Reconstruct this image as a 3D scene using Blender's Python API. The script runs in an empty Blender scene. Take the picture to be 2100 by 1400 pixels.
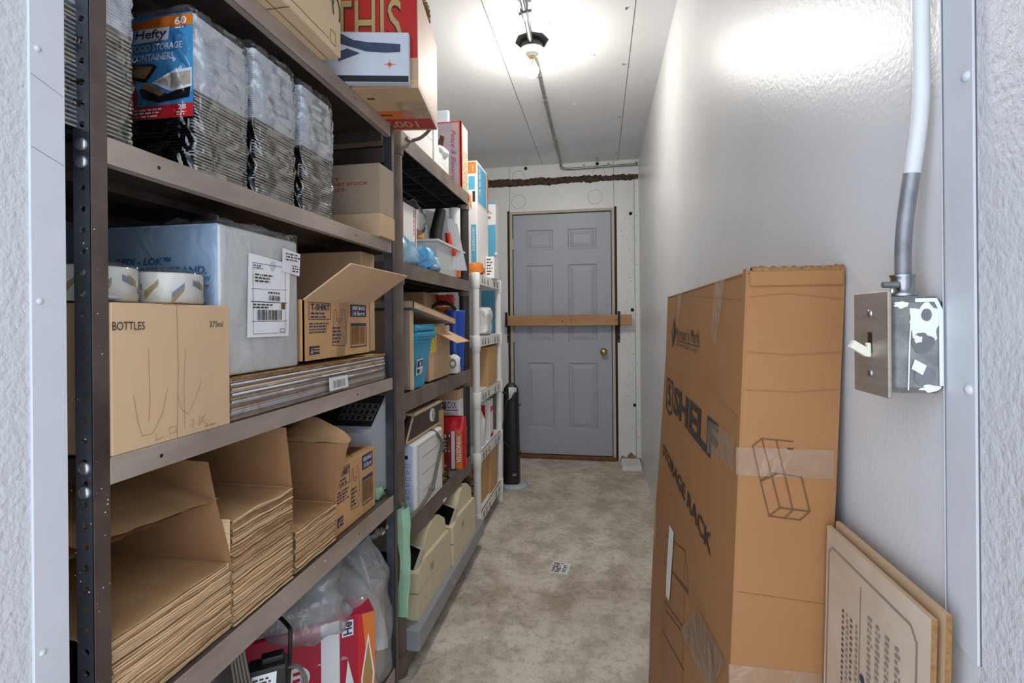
import bpy, math, random
from mathutils import Vector, Matrix, noise
random.seed(7)
sc = bpy.context.scene
COL = sc.collection
V = Vector

# ------------------------------------------------------------------ materials
def lin(c):
    return tuple((x/255/12.92 if x/255 <= .04045 else ((x/255+.055)/1.055)**2.4) for x in c)
MATS = {}
def mat(name, rgb, rough=.6, metal=0., var=0., vs=8., var2=None, bump=0., bs=60., bdist=.002, coat=0., spec=.5, emit=0., trans=0., stretch=(1,1,1), detail=4.):
    m = bpy.data.materials.new(name); m.use_nodes = True
    nt = m.node_tree; N = nt.nodes; L = nt.links; p = N['Principled BSDF']
    c = lin(rgb)
    p.inputs['Base Color'].default_value = (*c, 1)
    p.inputs['Roughness'].default_value = rough; p.inputs['Metallic'].default_value = metal
    p.inputs['Specular IOR Level'].default_value = spec
    p.inputs['Coat Weight'].default_value = coat; p.inputs['Coat Roughness'].default_value = .15
    if emit:
        p.inputs['Emission Color'].default_value = (*c, 1); p.inputs['Emission Strength'].default_value = emit
    if trans: p.inputs['Transmission Weight'].default_value = trans
    if var or bump:
        tc = N.new('ShaderNodeTexCoord'); mp = N.new('ShaderNodeMapping'); mp.inputs['Scale'].default_value = stretch
        L.new(tc.outputs['Object'], mp.inputs['Vector'])
    if var:
        nz = N.new('ShaderNodeTexNoise'); nz.inputs['Scale'].default_value = vs; nz.inputs['Detail'].default_value = detail
        nz.inputs['Roughness'].default_value = .6
        L.new(mp.outputs[0], nz.inputs['Vector'])
        cr = N.new('ShaderNodeValToRGB'); e = cr.color_ramp.elements
        e[0].position = .32; e[1].position = .7
        c2 = lin(var2) if var2 else tuple(x*(1-var) for x in c)
        c1 = c if var2 else tuple(min(1, x*(1+var*.6)) for x in c)
        e[0].color = (*c2, 1); e[1].color = (*c1, 1)
        L.new(nz.outputs['Fac'], cr.inputs['Fac']); L.new(cr.outputs['Color'], p.inputs['Base Color'])
    if bump:
        nb = N.new('ShaderNodeTexNoise'); nb.inputs['Scale'].default_value = bs; nb.inputs['Detail'].default_value = 3.
        L.new(mp.outputs[0], nb.inputs['Vector'])
        b = N.new('ShaderNodeBump'); b.inputs['Strength'].default_value = bump; b.inputs['Distance'].default_value = bdist
        L.new(nb.outputs['Fac'], b.inputs['Height']); L.new(b.outputs['Normal'], p.inputs['Normal'])
    MATS[name] = m
    return name

def film(name, tint=(235, 238, 240), base=.06, gain=.75, bs=22., strength=.9, stretch=(1, 1, 1), rough=.12, diff=.12):
    """clear plastic film: see-through, with a wrinkled glossy surface"""
    m = bpy.data.materials.new(name); m.use_nodes = True
    nt = m.node_tree; N = nt.nodes; L = nt.links; N.remove(N['Principled BSDF']); out = N['Material Output']
    tc = N.new('ShaderNodeTexCoord'); mp = N.new('ShaderNodeMapping'); mp.inputs['Scale'].default_value = stretch
    L.new(tc.outputs['Object'], mp.inputs['Vector'])
    nb = N.new('ShaderNodeTexNoise'); nb.inputs['Scale'].default_value = bs; nb.inputs['Detail'].default_value = 3.; nb.inputs['Distortion'].default_value = .8
    L.new(mp.outputs[0], nb.inputs['Vector'])
    b = N.new('ShaderNodeBump'); b.inputs['Strength'].default_value = strength; b.inputs['Distance'].default_value = .02
    L.new(nb.outputs['Fac'], b.inputs['Height'])
    lw = N.new('ShaderNodeLayerWeight'); lw.inputs['Blend'].default_value = .22; L.new(b.outputs['Normal'], lw.inputs['Normal'])
    ma = N.new('ShaderNodeMath'); ma.operation = 'MULTIPLY_ADD'; ma.inputs[1].default_value = gain; ma.inputs[2].default_value = base; ma.use_clamp = True
    L.new(lw.outputs['Fresnel'], ma.inputs[0])
    tr = N.new('ShaderNodeBsdfTransparent'); tr.inputs[0].default_value = (.97, .975, .98, 1)
    gl = N.new('ShaderNodeBsdfGlossy'); gl.inputs['Color'].default_value = (*lin(tint), 1); gl.inputs['Roughness'].default_value = rough
    L.new(b.outputs['Normal'], gl.inputs['Normal'])
    df = N.new('ShaderNodeBsdfDiffuse'); df.inputs[0].default_value = (*lin(tint), 1)
    mx = N.new('ShaderNodeMixShader'); L.new(ma.outputs[0], mx.inputs[0]); L.new(tr.outputs[0], mx.inputs[1]); L.new(gl.outputs[0], mx.inputs[2])
    m2 = N.new('ShaderNodeMixShader'); m2.inputs[0].default_value = diff; L.new(mx.outputs[0], m2.inputs[1]); L.new(df.outputs[0], m2.inputs[2])
    L.new(m2.outputs[0], out.inputs['Surface'])
    MATS[name] = m
    return name

# room
mat('wall_paint', (214, 215, 217), .32, var=.05, vs=3, bump=.35, bs=140, bdist=.0012, spec=.5)
mat('wall_back_paint', (232, 232, 230), .35, var=.05, vs=5, bump=.2, bs=60)
mat('ceiling_paint', (220, 220, 221), .25, var=.04, vs=2, bump=.12, bs=80, spec=.5)
mat('embossed_panel', (204, 205, 208), .38, bump=.95, bs=150, bdist=.0026, spec=.35, stretch=(1, 1, .8))
mat('flashing', (204, 207, 213), .4, var=.03, vs=10, bump=.1, bs=12, bdist=.003)
mat('seam', (95, 95, 95), .7)
mat('concrete', (196, 186, 171), .8, bump=.35, bs=110, detail=12)
def concrete():
    nt = MATS['concrete'].node_tree; N = nt.nodes; L = nt.links; p = N['Principled BSDF']; tc = N.new('ShaderNodeTexCoord')
    col = None
    for sc_, lo, hi, c0, c1, det in ((1.6, .36, .64, (206, 195, 180), (238, 230, 218), 10), (7., .42, .56, (168, 158, 144), (255, 255, 255), 8), (34., .36, .5, (186, 178, 166), (255, 255, 255), 6), (160., .3, .7, (196, 190, 182), (255, 255, 255), 3)):
        nz = N.new('ShaderNodeTexNoise'); nz.inputs['Scale'].default_value = sc_; nz.inputs['Detail'].default_value = det; nz.inputs['Roughness'].default_value = .65
        L.new(tc.outputs['Object'], nz.inputs['Vector']); cr = N.new('ShaderNodeValToRGB'); e = cr.color_ramp.elements
        e[0].position = lo; e[1].position = hi; e[0].color = (*lin(c0), 1); e[1].color = (*lin(c1), 1); L.new(nz.outputs['Fac'], cr.inputs['Fac'])
        if col is None: col = cr.outputs['Color']
        else:
            mx = N.new('ShaderNodeMix'); mx.data_type = 'RGBA'; mx.blend_type = 'MULTIPLY'; mx.inputs['Factor'].default_value = .45
            L.new(col, mx.inputs['A']); L.new(cr.outputs['Color'], mx.inputs['B']); col = mx.outputs['Result']
    L.new(col, p.inputs['Base Color'])
concrete()
mat('stain', (120, 110, 98), .85, var=.2, vs=30)
mat('foam', (48, 40, 34), .7, var=.4, vs=28, var2=(96, 72, 48), bump=1., bs=60, bdist=.01)
mat('rust', (120, 72, 35), .85, var=.4, vs=30, var2=(200, 180, 160))
mat('threshold', (120, 82, 52), .75, var=.3, vs=25)
mat('door_paint', (170, 175, 186), .42, var=.03, vs=6, bump=.12, bs=160)
mat('cream_paint', (196, 186, 168), .6, var=.1, vs=20)
mat('dark_gap', (60, 50, 42), .9, var=.3, vs=40)
mat('brass', (200, 170, 110), .22, 1.)
mat('pine', (196, 154, 106), .6, var=.22, vs=14, var2=(168, 122, 78), stretch=(.12, 1, 1), bump=.1, bs=50)
mat('iron', (38, 34, 32), .5, .3, var=.3, vs=30)
mat('zinc', (170, 172, 176), .28, 1., var=.2, vs=25)
mat('dark_zinc', (140, 142, 146), .38, .5, var=.3, vs=30)
mat('porcelain', (238, 236, 228), .2)
mat('black_box', (30, 30, 31), .45)
mat('bulb', (255, 250, 240), .3, emit=500.)
mat('steel_plate', (168, 160, 150), .42, .6, var=.15, vs=20, stretch=(1, 1, 8))
mat('galvanised', (172, 174, 170), .4, .7, var=.3, vs=45, var2=(130, 132, 128))
mat('ivory', (226, 222, 204), .4)
mat('white_smear', (232, 233, 233), .5)
# cardboard and paper
mat('card', (204, 172, 136), .78, var=.09, vs=6, bump=.12, bs=120, stretch=(1, 1, .25))
mat('card_orange', (202, 158, 108), .78, var=.1, vs=7, bump=.12, bs=120)
mat('card_tall', (160, 112, 66), .62, var=.1, vs=4, bump=.25, bs=9, bdist=.008)
mat('card_pale', (216, 190, 152), .78, var=.06, vs=6)
mat('card_grey', (165, 146, 126), .8, var=.1, vs=8)
mat('card_edge', (150, 110, 66), .85, var=.35, vs=180)
mat('card_inside', (182, 134, 82), .85, var=.1, vs=9)
mat('kraft', (184, 144, 100), .8, var=.12, vs=9, bump=.3, bs=14, bdist=.006)
mat('kraft_shaded', (156, 114, 76), .8, var=.12, vs=9, bump=.3, bs=14, bdist=.006)  # same kraft, darkened: shade painted into wrapper panels and the torn flap's underside
mat('kraft_edge', (220, 188, 148), .85, var=.25, vs=60, stretch=(1, .15, 4))
mat('kraft_edge_dark', (176, 142, 106), .85, var=.25, vs=60)
mat('ink', (52, 44, 40), .7)
mat('ink_navy', (45, 54, 88), .7)
mat('ink_blue', (38, 120, 178), .6)
mat('ink_red', (180, 52, 48), .7)
mat('ink_brown', (104, 70, 38), .7)
mat('ink_pencil', (158, 126, 94), .8)
mat('crease', (150, 104, 64), .7)
mat('card_pink', (216, 186, 168), .6, var=.08, vs=14, stretch=(1, 1, .2))
mat('ink_grey', (140, 130, 122), .8)
mat('white_paper', (232, 233, 236), .6, var=.02, vs=10)
mat('board_print', (208, 192, 174), .7, var=.12, vs=6, var2=(186, 162, 138))
mat('white_card', (232, 230, 228), .5, var=.03, vs=8)
mat('canvas_white', (206, 214, 226), .65, var=.05, vs=60)
mat('navy', (62, 74, 104), .7, var=.25, vs=90)
mat('black_navy', (34, 38, 46), .7, var=.3, vs=90)
mat('red_card', (190, 36, 36), .5, var=.06, vs=10)
mat('gold_ink', (190, 162, 112), .6)
mat('orange', (226, 128, 52), .5, var=.12, vs=12)
mat('orange_ink', (224, 120, 50), .6)
mat('pink_card', (228, 188, 178), .6, var=.3, vs=22, var2=(170, 180, 212))
mat('green_card', (215, 222, 205), .6, var=.3, vs=60, var2=(120, 165, 110))
mat('coral', (232, 84, 66), .5)
mat('sky_card', (92, 170, 208), .5, var=.05, vs=8)
mat('yellow', (236, 210, 60), .5)
# metals and plastics of the racks
mat('rack_steel', (100, 88, 80), .4, .15, var=.25, vs=7, var2=(60, 50, 45), bump=.06, bs=40)
mat('rack_post_daylit', (118, 124, 134), .3, .75, var=.25, vs=9, var2=(84, 90, 100))  # end flanges of the dark steel posts, bluish daylight put into the colour
mat('rack_dust', (184, 170, 158), .5, .1, var=.3, vs=9, var2=(142, 127, 116), stretch=(1, .3, 1))
mat('bolt', (176, 180, 184), .3, .9)
mat('paint_drop', (225, 226, 226), .6)
mat('resin', (126, 113, 102), .55, var=.22, vs=10, var2=(96, 85, 76), bump=.2, bs=70)
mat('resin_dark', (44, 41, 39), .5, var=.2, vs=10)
mat('white_resin', (232, 232, 228), .4, var=.04, vs=8)
mat('slot', (120, 116, 110), .7)
# goods
mat('tray_black', (26, 27, 32), .25, coat=.3)
mat('tray_glint', (196, 184, 166), .3, .0)  # reflections in the wrap, painted as tan strips along the black tray edges
mat('lid_clear', (232, 237, 244), .3, var=.06, vs=20)
mat('label_blue', (40, 120, 188), .35, var=.2, vs=8, var2=(84, 168, 216))
mat('label_red', (206, 40, 44), .35)
mat('label_orange', (232, 128, 40), .35)
mat('food', (150, 150, 84), .6, var=.5, vs=90, var2=(190, 110, 70))
mat('food_pale', (190, 180, 166), .6, var=.3, vs=90)
mat('wrapped_blue', (176, 202, 226), .45, var=.12, vs=5, bump=.5, bs=14, bdist=.01)
mat('wrapped_white', (224, 225, 222), .42, var=.08, vs=5, bump=.6, bs=16, bdist=.01)
mat('tape_white', (224, 220, 210), .35, var=.06, vs=20)
mat('tape_gold', (172, 146, 96), .4)
mat('tape_slate', (120, 132, 150), .4)
mat('pack_tape', (214, 180, 140), .18, coat=.6, var=.12, vs=18)
mat('white_plastic', (234, 234, 233), .28, coat=.15)
mat('panel_blue', (190, 208, 230), .35)
mat('grey_plastic', (150, 153, 158), .5, var=.05, vs=6)
mat('cool_grey', (178, 186, 196), .45)
mat('beige_plastic', (218, 206, 172), .45, var=.06, vs=5, bump=.1, bs=160)
mat('beige_grey', (190, 182, 165), .45)
mat('smoke_window', (26, 24, 22), .12, coat=.6)
mat('black_plastic', (28, 27, 27), .4)
mat('black_rubber', (34, 33, 33), .6)
mat('brown_metal', (84, 70, 58), .38, .5, var=.15, vs=12)
mat('tan_metal', (196, 174, 140), .4, .4)
mat('teal_plastic', (48, 150, 190), .38)
mat('blue_plastic', (28, 78, 178), .35)
mat('red_plastic', (204, 40, 30), .4)
mat('red_bag', (196, 34, 40), .3, bump=.6, bs=22, bdist=.01)
mat('crimson', (176, 22, 58), .35, bump=.25, bs=16, bdist=.006)
mat('foam_white', (226, 228, 230), .5)
mat('green_bag', (160, 204, 168), .35, var=.2, vs=12, bump=.5, bs=20, bdist=.01)
mat('blue_bag', (60, 160, 224), .25, var=.3, vs=14, var2=(150, 206, 238), bump=.8, bs=26, bdist=.01)
mat('pale_bag', (176, 206, 226), .25, var=.3, vs=14, var2=(130, 184, 216), bump=.8, bs=26, bdist=.01)
mat('white_bag', (226, 226, 224), .35, var=.08, vs=14, bump=.8, bs=24, bdist=.01)
mat('clear_bin', (206, 206, 202), .3, var=.08, vs=8)
mat('cord_grey', (106, 100, 92), .5)
mat('rope', (150, 116, 76), .7, var=.4, vs=60)
mat('wood_strip', (206, 178, 142), .7, var=.15, vs=16, stretch=(1, .15, 1))
film('film', base=.04, gain=.55, bs=14, strength=.7, diff=.02, rough=.1)
film('film_streak', base=.12, gain=.85, bs=8, strength=.35, stretch=(1, 1.8, .8), diff=.0, rough=.09)
film('film_bag', base=.05, gain=.7, bs=12, strength=.8, diff=.05, rough=.11)
film('film_milky', base=.06, gain=.8, bs=12, strength=.9, diff=.24, rough=.1)
film('tape_clear', base=.03, gain=.35, bs=30, strength=.4, diff=.07, tint=(240, 225, 205))
film('bin_film', base=.06, gain=.5, bs=4, strength=.3, diff=.45)

# ------------------------------------------------------------------ mesh builder
class MB:
    def __init__(s):
        s.v = []; s.f = []; s.m = []; s.sm = []; s.mats = []; s.M = None
    def mi(s, m):
        if m not in s.mats: s.mats.append(m)
        return s.mats.index(m)
    def add(s, vs, fs, m, smooth=False):
        o = len(s.v); k = s.mi(m)
        for p in vs:
            p = V(p); s.v.append(s.M @ p if s.M else p)
        for f in fs:
            s.f.append([i+o for i in f]); s.m.append(k); s.sm.append(smooth)
        return s
    def poly(s, pts, m): return s.add(pts, [list(range(len(pts)))], m)
    def box(s, x0, x1, y0, y1, z0, z1, m, c=0.):
        if c <= 0:
            vs = [(x, y, z) for x in (x0, x1) for y in (y0, y1) for z in (z0, z1)]
            return s.add(vs, [(0, 1, 3, 2), (4, 6, 7, 5), (0, 4, 5, 1), (2, 3, 7, 6), (0, 2, 6, 4), (1, 5, 7, 3)], m)
        lo = (x0, y0, z0); hi = (x1, y1, z1); vs = []; ix = {}
        for sx in (0, 1):
            for sy in (0, 1):
                for sz in (0, 1):
                    S = (sx, sy, sz)
                    for ax in range(3):
                        p = [(hi[i] if S[i] else lo[i]) + (0 if i == ax else (-c if S[i] else c)) for i in range(3)]
                        ix[S, ax] = len(vs); vs.append(p)
        fs = []
        for ax in range(3):
            a, b = [i for i in range(3) if i != ax]
            for q in (0, 1):
                r = []
                for (i, j) in ((0, 0), (1, 0), (1, 1), (0, 1)):
                    S = [0, 0, 0]; S[ax] = q; S[a] = i; S[b] = j; r.append(ix[tuple(S), ax])
                fs.append(r if (q == 1) != (ax == 1) else r[::-1])
        for ax in range(3):
            a, b = [i for i in range(3) if i != ax]
            for i in (0, 1):
                for j in (0, 1):
                    S = [0, 0, 0]; S[a] = i; S[b] = j; T = list(S); T[ax] = 1; S = tuple(S); T = tuple(T)
                    fs.append([ix[S, a], ix[S, b], ix[T, b], ix[T, a]])
        for S in [(i, j, k) for i in (0, 1) for j in (0, 1) for k in (0, 1)]: fs.append([ix[S, 0], ix[S, 1], ix[S, 2]])
        return s.add(vs, fs, m)
    def slab(s, p0, p1, p2, p3, t, m):
        p = [V(q) for q in (p0, p1, p2, p3)]
        n = (p[1]-p[0]).cross(p[3]-p[0]).normalized()*t
        vs = p+[q+n for q in p]
        return s.add(vs, [(3, 2, 1, 0), (4, 5, 6, 7), (0, 1, 5, 4), (1, 2, 6, 5), (2, 3, 7, 6), (3, 0, 4, 7)], m)
    def prism(s, pts, d, m, smooth=False):
        n = len(pts); d = V(d); a = [V(p) for p in pts]
        vs = a+[p+d for p in a]
        return s.add(vs, [list(range(n))[::-1], list(range(n, 2*n))]+[(i, (i+1) % n, n+(i+1) % n, n+i) for i in range(n)], m, smooth)
    def pillow(s, c, h, m, amp=.12, fr=14., e=.45, n=30, seed=0, flat=None):
        c = V(c)
        def cp(x): return math.copysign(abs(x)**e, x)
        def fn(u, w):
            th = 2*math.pi*u; ph = math.pi*w; sp = abs(math.sin(ph))**e
            d = V((cp(math.cos(th))*sp, cp(math.sin(th))*sp, -cp(math.cos(ph))))
            q = c+V((d.x*h[0], d.y*h[1], d.z*h[2])); a = max(0, 1-2.4*abs(noise.noise(q*fr+V((seed, 0, 0)))))
            k = 1+amp*(noise.noise(q*fr*.7+V((0, seed, 0)))+.7*a*a-.3)
            q = c+V((d.x*h[0], d.y*h[1], d.z*h[2]))*k
            if flat is not None: q.z = max(q.z, flat)
            return q
        return s.grid(fn, n, n, m)
    def tube(s, pts, r, m, n=8, cap=True, smooth=True):
        P = [V(p) for p in pts]
        if m in ('cord_grey', 'black_rubber') and 4 <= len(P) <= 14:
            Q = [P[0]]+P+[P[-1]]; P = []
            for i in range(1, len(Q)-2):
                for j in range(5):
                    t = j/5; a, b_, c_, d_ = Q[i-1], Q[i], Q[i+1], Q[i+2]
                    P.append(.5*((2*b_)+(c_-a)*t+(2*a-5*b_+4*c_-d_)*t*t+(3*b_-a-3*c_+d_)*t**3))
            P.append(Q[-2]); r = r[0] if isinstance(r, (list, tuple)) else r
        k = len(P); rs = r if isinstance(r, (list, tuple)) else [r]*k
        t0 = (P[1]-P[0]).normalized(); a = t0.orthogonal().normalized(); vs = []
        for i in range(k):
            t = ((P[min(i+1, k-1)]-P[max(i-1, 0)])).normalized()
            a = (a-t*a.dot(t)).normalized(); b = t.cross(a)
            for j in range(n):
                w = 2*math.pi*j/n; vs.append(P[i]+(a*math.cos(w)+b*math.sin(w))*rs[i])
        fs = [(i*n+j, i*n+(j+1) % n, (i+1)*n+(j+1) % n, (i+1)*n+j) for i in range(k-1) for j in range(n)]
        s.add(vs, fs, m, smooth)
        if cap: s.add(vs, [list(range(n))[::-1], list(range((k-1)*n, k*n))], m)
        return s
    def lathe(s, prof, c, m, n=24, ax='z', smooth=True):
        c = V(c); vs = []
        for r, h in prof:
            for j in range(n):
                w = 2*math.pi*j/n; x, y = r*math.cos(w), r*math.sin(w)
                vs.append(c+(V((x, y, h)) if ax == 'z' else V((x, -h, y)) if ax == 'y' else V((h, x, y))))
        k = len(prof)
        fs = [(i*n+j, i*n+(j+1) % n, (i+1)*n+(j+1) % n, (i+1)*n+j) for i in range(k-1) for j in range(n)]
        s.add(vs, fs, m, smooth)
        s.add(vs, [list(range(n))[::-1], list(range((k-1)*n, k*n))], m)
        return s
    def grid(s, fn, nu, nv, m, smooth=True):
        vs = [fn(i/nu, j/nv) for j in range(nv+1) for i in range(nu+1)]; w = nu+1
        return s.add(vs, [(j*w+i, j*w+i+1, (j+1)*w+i+1, (j+1)*w+i) for j in range(nv) for i in range(nu)], m, smooth)
    def blob(s, c, r, m, amp=.15, fr=9., n=20, seed=0, flat=None):
        c = V(c); r = V(r)
        def fn(u, w):
            th = 2*math.pi*u; ph = math.pi*w
            d = V((math.cos(th)*math.sin(ph), math.sin(th)*math.sin(ph), -math.cos(ph)))
            q = c+V((d.x*r.x, d.y*r.y, d.z*r.z))
            k = 1+amp*noise.noise(q*fr+V((seed, 0, 0)))+amp*.6*noise.noise(q*fr*2.7+V((seed, 5, 0)))
            q = c+V((d.x*r.x, d.y*r.y, d.z*r.z))*k
            if flat is not None: q.z = max(q.z, flat)
            return q
        return s.grid(fn, n, n, m)
    def build(s, name, parent=None, loc=None, **props):
        if loc is None:
            if parent is not None: loc = V(parent['_o'])
            else:
                lo = [min(v[i] for v in s.v) for i in range(3)]; hi = [max(v[i] for v in s.v) for i in range(3)]
                loc = V(((lo[0]+hi[0])/2, (lo[1]+hi[1])/2, lo[2]))
        loc = V(loc)
        me = bpy.data.meshes.new(name); me.from_pydata([tuple(v-loc) for v in s.v], [], s.f)
        for m in s.mats: me.materials.append(MATS[m])
        me.polygons.foreach_set('material_index', s.m); me.polygons.foreach_set('use_smooth', s.sm)
        me.update()
        o = bpy.data.objects.new(name, me); COL.objects.link(o)
        if parent is not None: o.parent = parent; o['_o'] = list(V(parent['_o']))
        else: o.location = loc; o['_o'] = list(loc)
        for k, v in props.items(): o[k] = v
        return o

# lettering and flat print on a face: o = lower left corner, u = reading direction, v = up
_txt = {}
def text_mesh(t, bold, shear):
    k = (t, bold, shear)
    if k not in _txt:
        cu = bpy.data.curves.new('lettering', 'FONT'); cu.body = t; cu.size = 1; cu.offset = bold; cu.shear = shear; cu.resolution_u = 3
        ob = bpy.data.objects.new('lettering', cu); COL.objects.link(ob)
        dg = bpy.context.evaluated_depsgraph_get(); dg.update()
        me = ob.evaluated_get(dg).to_mesh()
        vs = [tuple(v.co) for v in me.vertices]; fs = [tuple(p.vertices) for p in me.polygons]
        ob.evaluated_get(dg).to_mesh_clear(); bpy.data.objects.remove(ob); bpy.data.curves.remove(cu)
        _txt[k] = (vs, fs)
    return _txt[k]
class Face:
    def __init__(s, mb, o, u, v, eps=.0008):
        s.b = mb; s.o = V(o); s.u = V(u).normalized(); s.v = V(v).normalized(); s.n = s.u.cross(s.v); s.e = eps
    def p(s, a, b, k=1.): return s.o+s.u*a+s.v*b+s.n*(s.e*k)
    def rect(s, a0, b0, a1, b1, m, k=1.): s.b.poly([s.p(a0, b0, k), s.p(a1, b0, k), s.p(a1, b1, k), s.p(a0, b1, k)], m)
    def poly(s, pts, m, k=1.): s.b.poly([s.p(a, b, k) for a, b in pts], m)
    def line(s, pts, w, m, k=1., close=False):
        pts = list(pts)+([pts[0]] if close else [])
        for i, ((a, b), (c, d)) in enumerate(zip(pts, pts[1:])):
            k += .04; l = math.hypot(c-a, d-b) or 1e-9; x, y = -(d-b)/l*w/2, (c-a)/l*w/2; e, f = (c-a)/l*w/3, (d-b)/l*w/3
            s.poly([(a+x-e, b+y-f), (a-x-e, b-y-f), (c-x+e, d-y+f), (c+x+e, d+y+f)], m, k)
    def frame(s, a0, b0, a1, b1, w, m, k=1.): s.line([(a0, b0), (a1, b0), (a1, b1), (a0, b1)], w, m, k, True)
    def text(s, t, a0, b0, a1, b1, m, bold=0., shear=0., k=1.5, rot=False):
        vs, fs = text_mesh(t, bold, shear)
        if not vs: return
        x0 = min(q[0] for q in vs); x1 = max(q[0] for q in vs); y0 = min(q[1] for q in vs); y1 = max(q[1] for q in vs)
        R = []
        for q in vs:
            x = (q[0]-x0)/(x1-x0); y = (q[1]-y0)/(y1-y0)
            if rot == 'up': R.append(s.p(a1-(a1-a0)*y, b0+(b1-b0)*x, k))
            elif rot: R.append(s.p(a0+(a1-a0)*y, b1-(b1-b0)*x, k))       # reads from top to bottom
            else: R.append(s.p(a0+(a1-a0)*x, b0+(b1-b0)*y, k))
        s.b.add(R, fs, m)
    def scribble(s, a0, b0, a1, b1, rows, m, k=1.5, seed=1, fill=.8):
        rg = random.Random(seed); h = (b1-b0)/rows
        for r in range(rows):
            a = a0; y = b1-h*(r+.85); end = a0+(a1-a0)*rg.uniform(.7, 1.)
            while a < end:
                w = rg.uniform(.4, 2.2)*h
                w = min(w, end-a)
                if w > .2*h: s.rect(a, y, a+w*.92, y+h*.62*fill, m, k)
                a += w+h*.35
    def barcode(s, a0, b0, a1, b1, m, n=26, k=1.5, seed=3):
        rg = random.Random(seed); a = a0; u = (a1-a0)/(n*2.)
        while a < a1-u:
            w = u*rg.choice((.6, 1, 1.6)); s.rect(a, b0, min(a+w, a1), b1, m, k); a += w+u*rg.choice((.6, 1, 1.4))
    def vscribble(s, a0, b0, a1, b1, cols, m, k=1.5, seed=1, fill=.8):
        rg = random.Random(seed); w = (a1-a0)/cols
        for c in range(cols):
            a = a1-w*(c+.85); b = b1
            while b > b0:
                h = min(rg.uniform(.5, 2.2)*w, b-b0); s.rect(a, b-h*.92, a+w*.7*fill, b, m, k); b -= h+w*.4
    def blot(s, c, r, m, k=1., sy=1., seed=0, rough=.35, n=28):
        s.poly([(c[0]+r*q*math.cos(t), c[1]+r*q*sy*math.sin(t)) for t in [2*math.pi*i/n for i in range(n)] for q in [1+rough*noise.noise((math.cos(t)*1.6, math.sin(t)*1.6, seed))+rough*.5*noise.noise((math.cos(t)*5, math.sin(t)*5, seed))]], m, k)
    def ring(s, c, r, w, m, k=1., n=24, sy=1.):
        for i in range(n):
            t0 = 2*math.pi*i/n; t1 = 2*math.pi*(i+1)/n
            s.poly([(c[0]+rr*math.cos(t), c[1]+rr*sy*math.sin(t)) for rr, t in ((r, t0), (r, t1), (r-w, t1), (r-w, t0))], m, k)
    def disc(s, c, r, m, k=1., n=16, sy=1.):
        s.poly([(c[0]+r*math.cos(2*math.pi*i/n), c[1]+r*sy*math.sin(2*math.pi*i/n)) for i in range(n)], m, k)
def FX(mb, x, y0, z0, e=.0008): return Face(mb, (x, y0, z0), (0, 1, 0), (0, 0, 1), e)     # faces the aisle (+X)
def FY(mb, y, x0, z0, e=.0008): return Face(mb, (x0, y, z0), (1, 0, 0), (0, 0, 1), e)     # faces the doorway (-Y)

def thing(name, label, cat, loc, group=None):
    o = bpy.data.objects.new(name, None); COL.objects.link(o); o.location = loc; o['_o'] = list(loc)
    o.empty_display_size = .05
    o['label'] = label; o['category'] = cat
    if group: o['group'] = group
    return o
def one(mb, name, label, cat, group=None, loc=None):
    o = mb.build(name, loc=loc); o['label'] = label; o['category'] = cat
    if group: o['group'] = group
    return o
def st(mb, name): return mb.build(name, kind='structure')
def dup(root, loc, label, group=None):
    r = root.copy(); COL.objects.link(r); r.location = loc; r['label'] = label
    if group: r['group'] = group
    for ch in list(root.children):
        c = ch.copy(); COL.objects.link(c); c.parent = r
        for g in list(ch.children):
            d = g.copy(); COL.objects.link(d); d.parent = c
    return r
def rotz(cx, cy, deg): return Matrix.Translation((cx, cy, 0)) @ Matrix.Rotation(math.radians(deg), 4, 'Z')
def bx(*a, c=0.): return MB().box(*a, c=c)

# ------------------------------------------------------------------ the room
WX = .322; BY = 4.2; CZ = 2.46; LX = -1.12
def st(mb, name, label=None, cat=None, parent=None):
    o = mb.build(name, parent=parent, kind='structure') if parent is None else mb.build(name, parent=parent)
    if label: o['label'] = label; o['category'] = cat
    return o
st(bx(-1.3, .6, -.4, BY+.2, -.12, 0, 'concrete'), 'floor', 'stained bare concrete floor of the storage room', 'floor')
b = bx(-1.3, .6, .5, BY+.2, CZ, CZ+.1, 'ceiling_paint')
for x in (-.462, .156): b.box(x-.0015, x+.0015, .5, BY, CZ-.0006, CZ, 'seam')
rg = random.Random(4)
for x, y in ((.13, 2.62), (.135, 3.3), (.138, 4.0), (-.21, 2.2), (-.02, 2.5), (-.5, 2.4), (-.45, 3.7), (.12, 2.15), (-.14, 3.05)):
    b.lathe([(.008, 0), (.006, -.003), (.001, -.004)], (x, y, CZ), 'galvanised' if x > .1 else 'ceiling_paint', 10)
st(b, 'ceiling', 'glossy pale grey ceiling panels with two dark seams', 'ceiling')
st(bx(WX, WX+.1, .5, BY+.1, 0, CZ, 'wall_paint'), 'wall_right', 'glossy white panel wall along the aisle', 'wall')
st(bx(LX-.1, LX, .5, BY+.1, 0, CZ, 'wall_paint'), 'wall_left', 'white panel wall behind the shelving units', 'wall')
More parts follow.
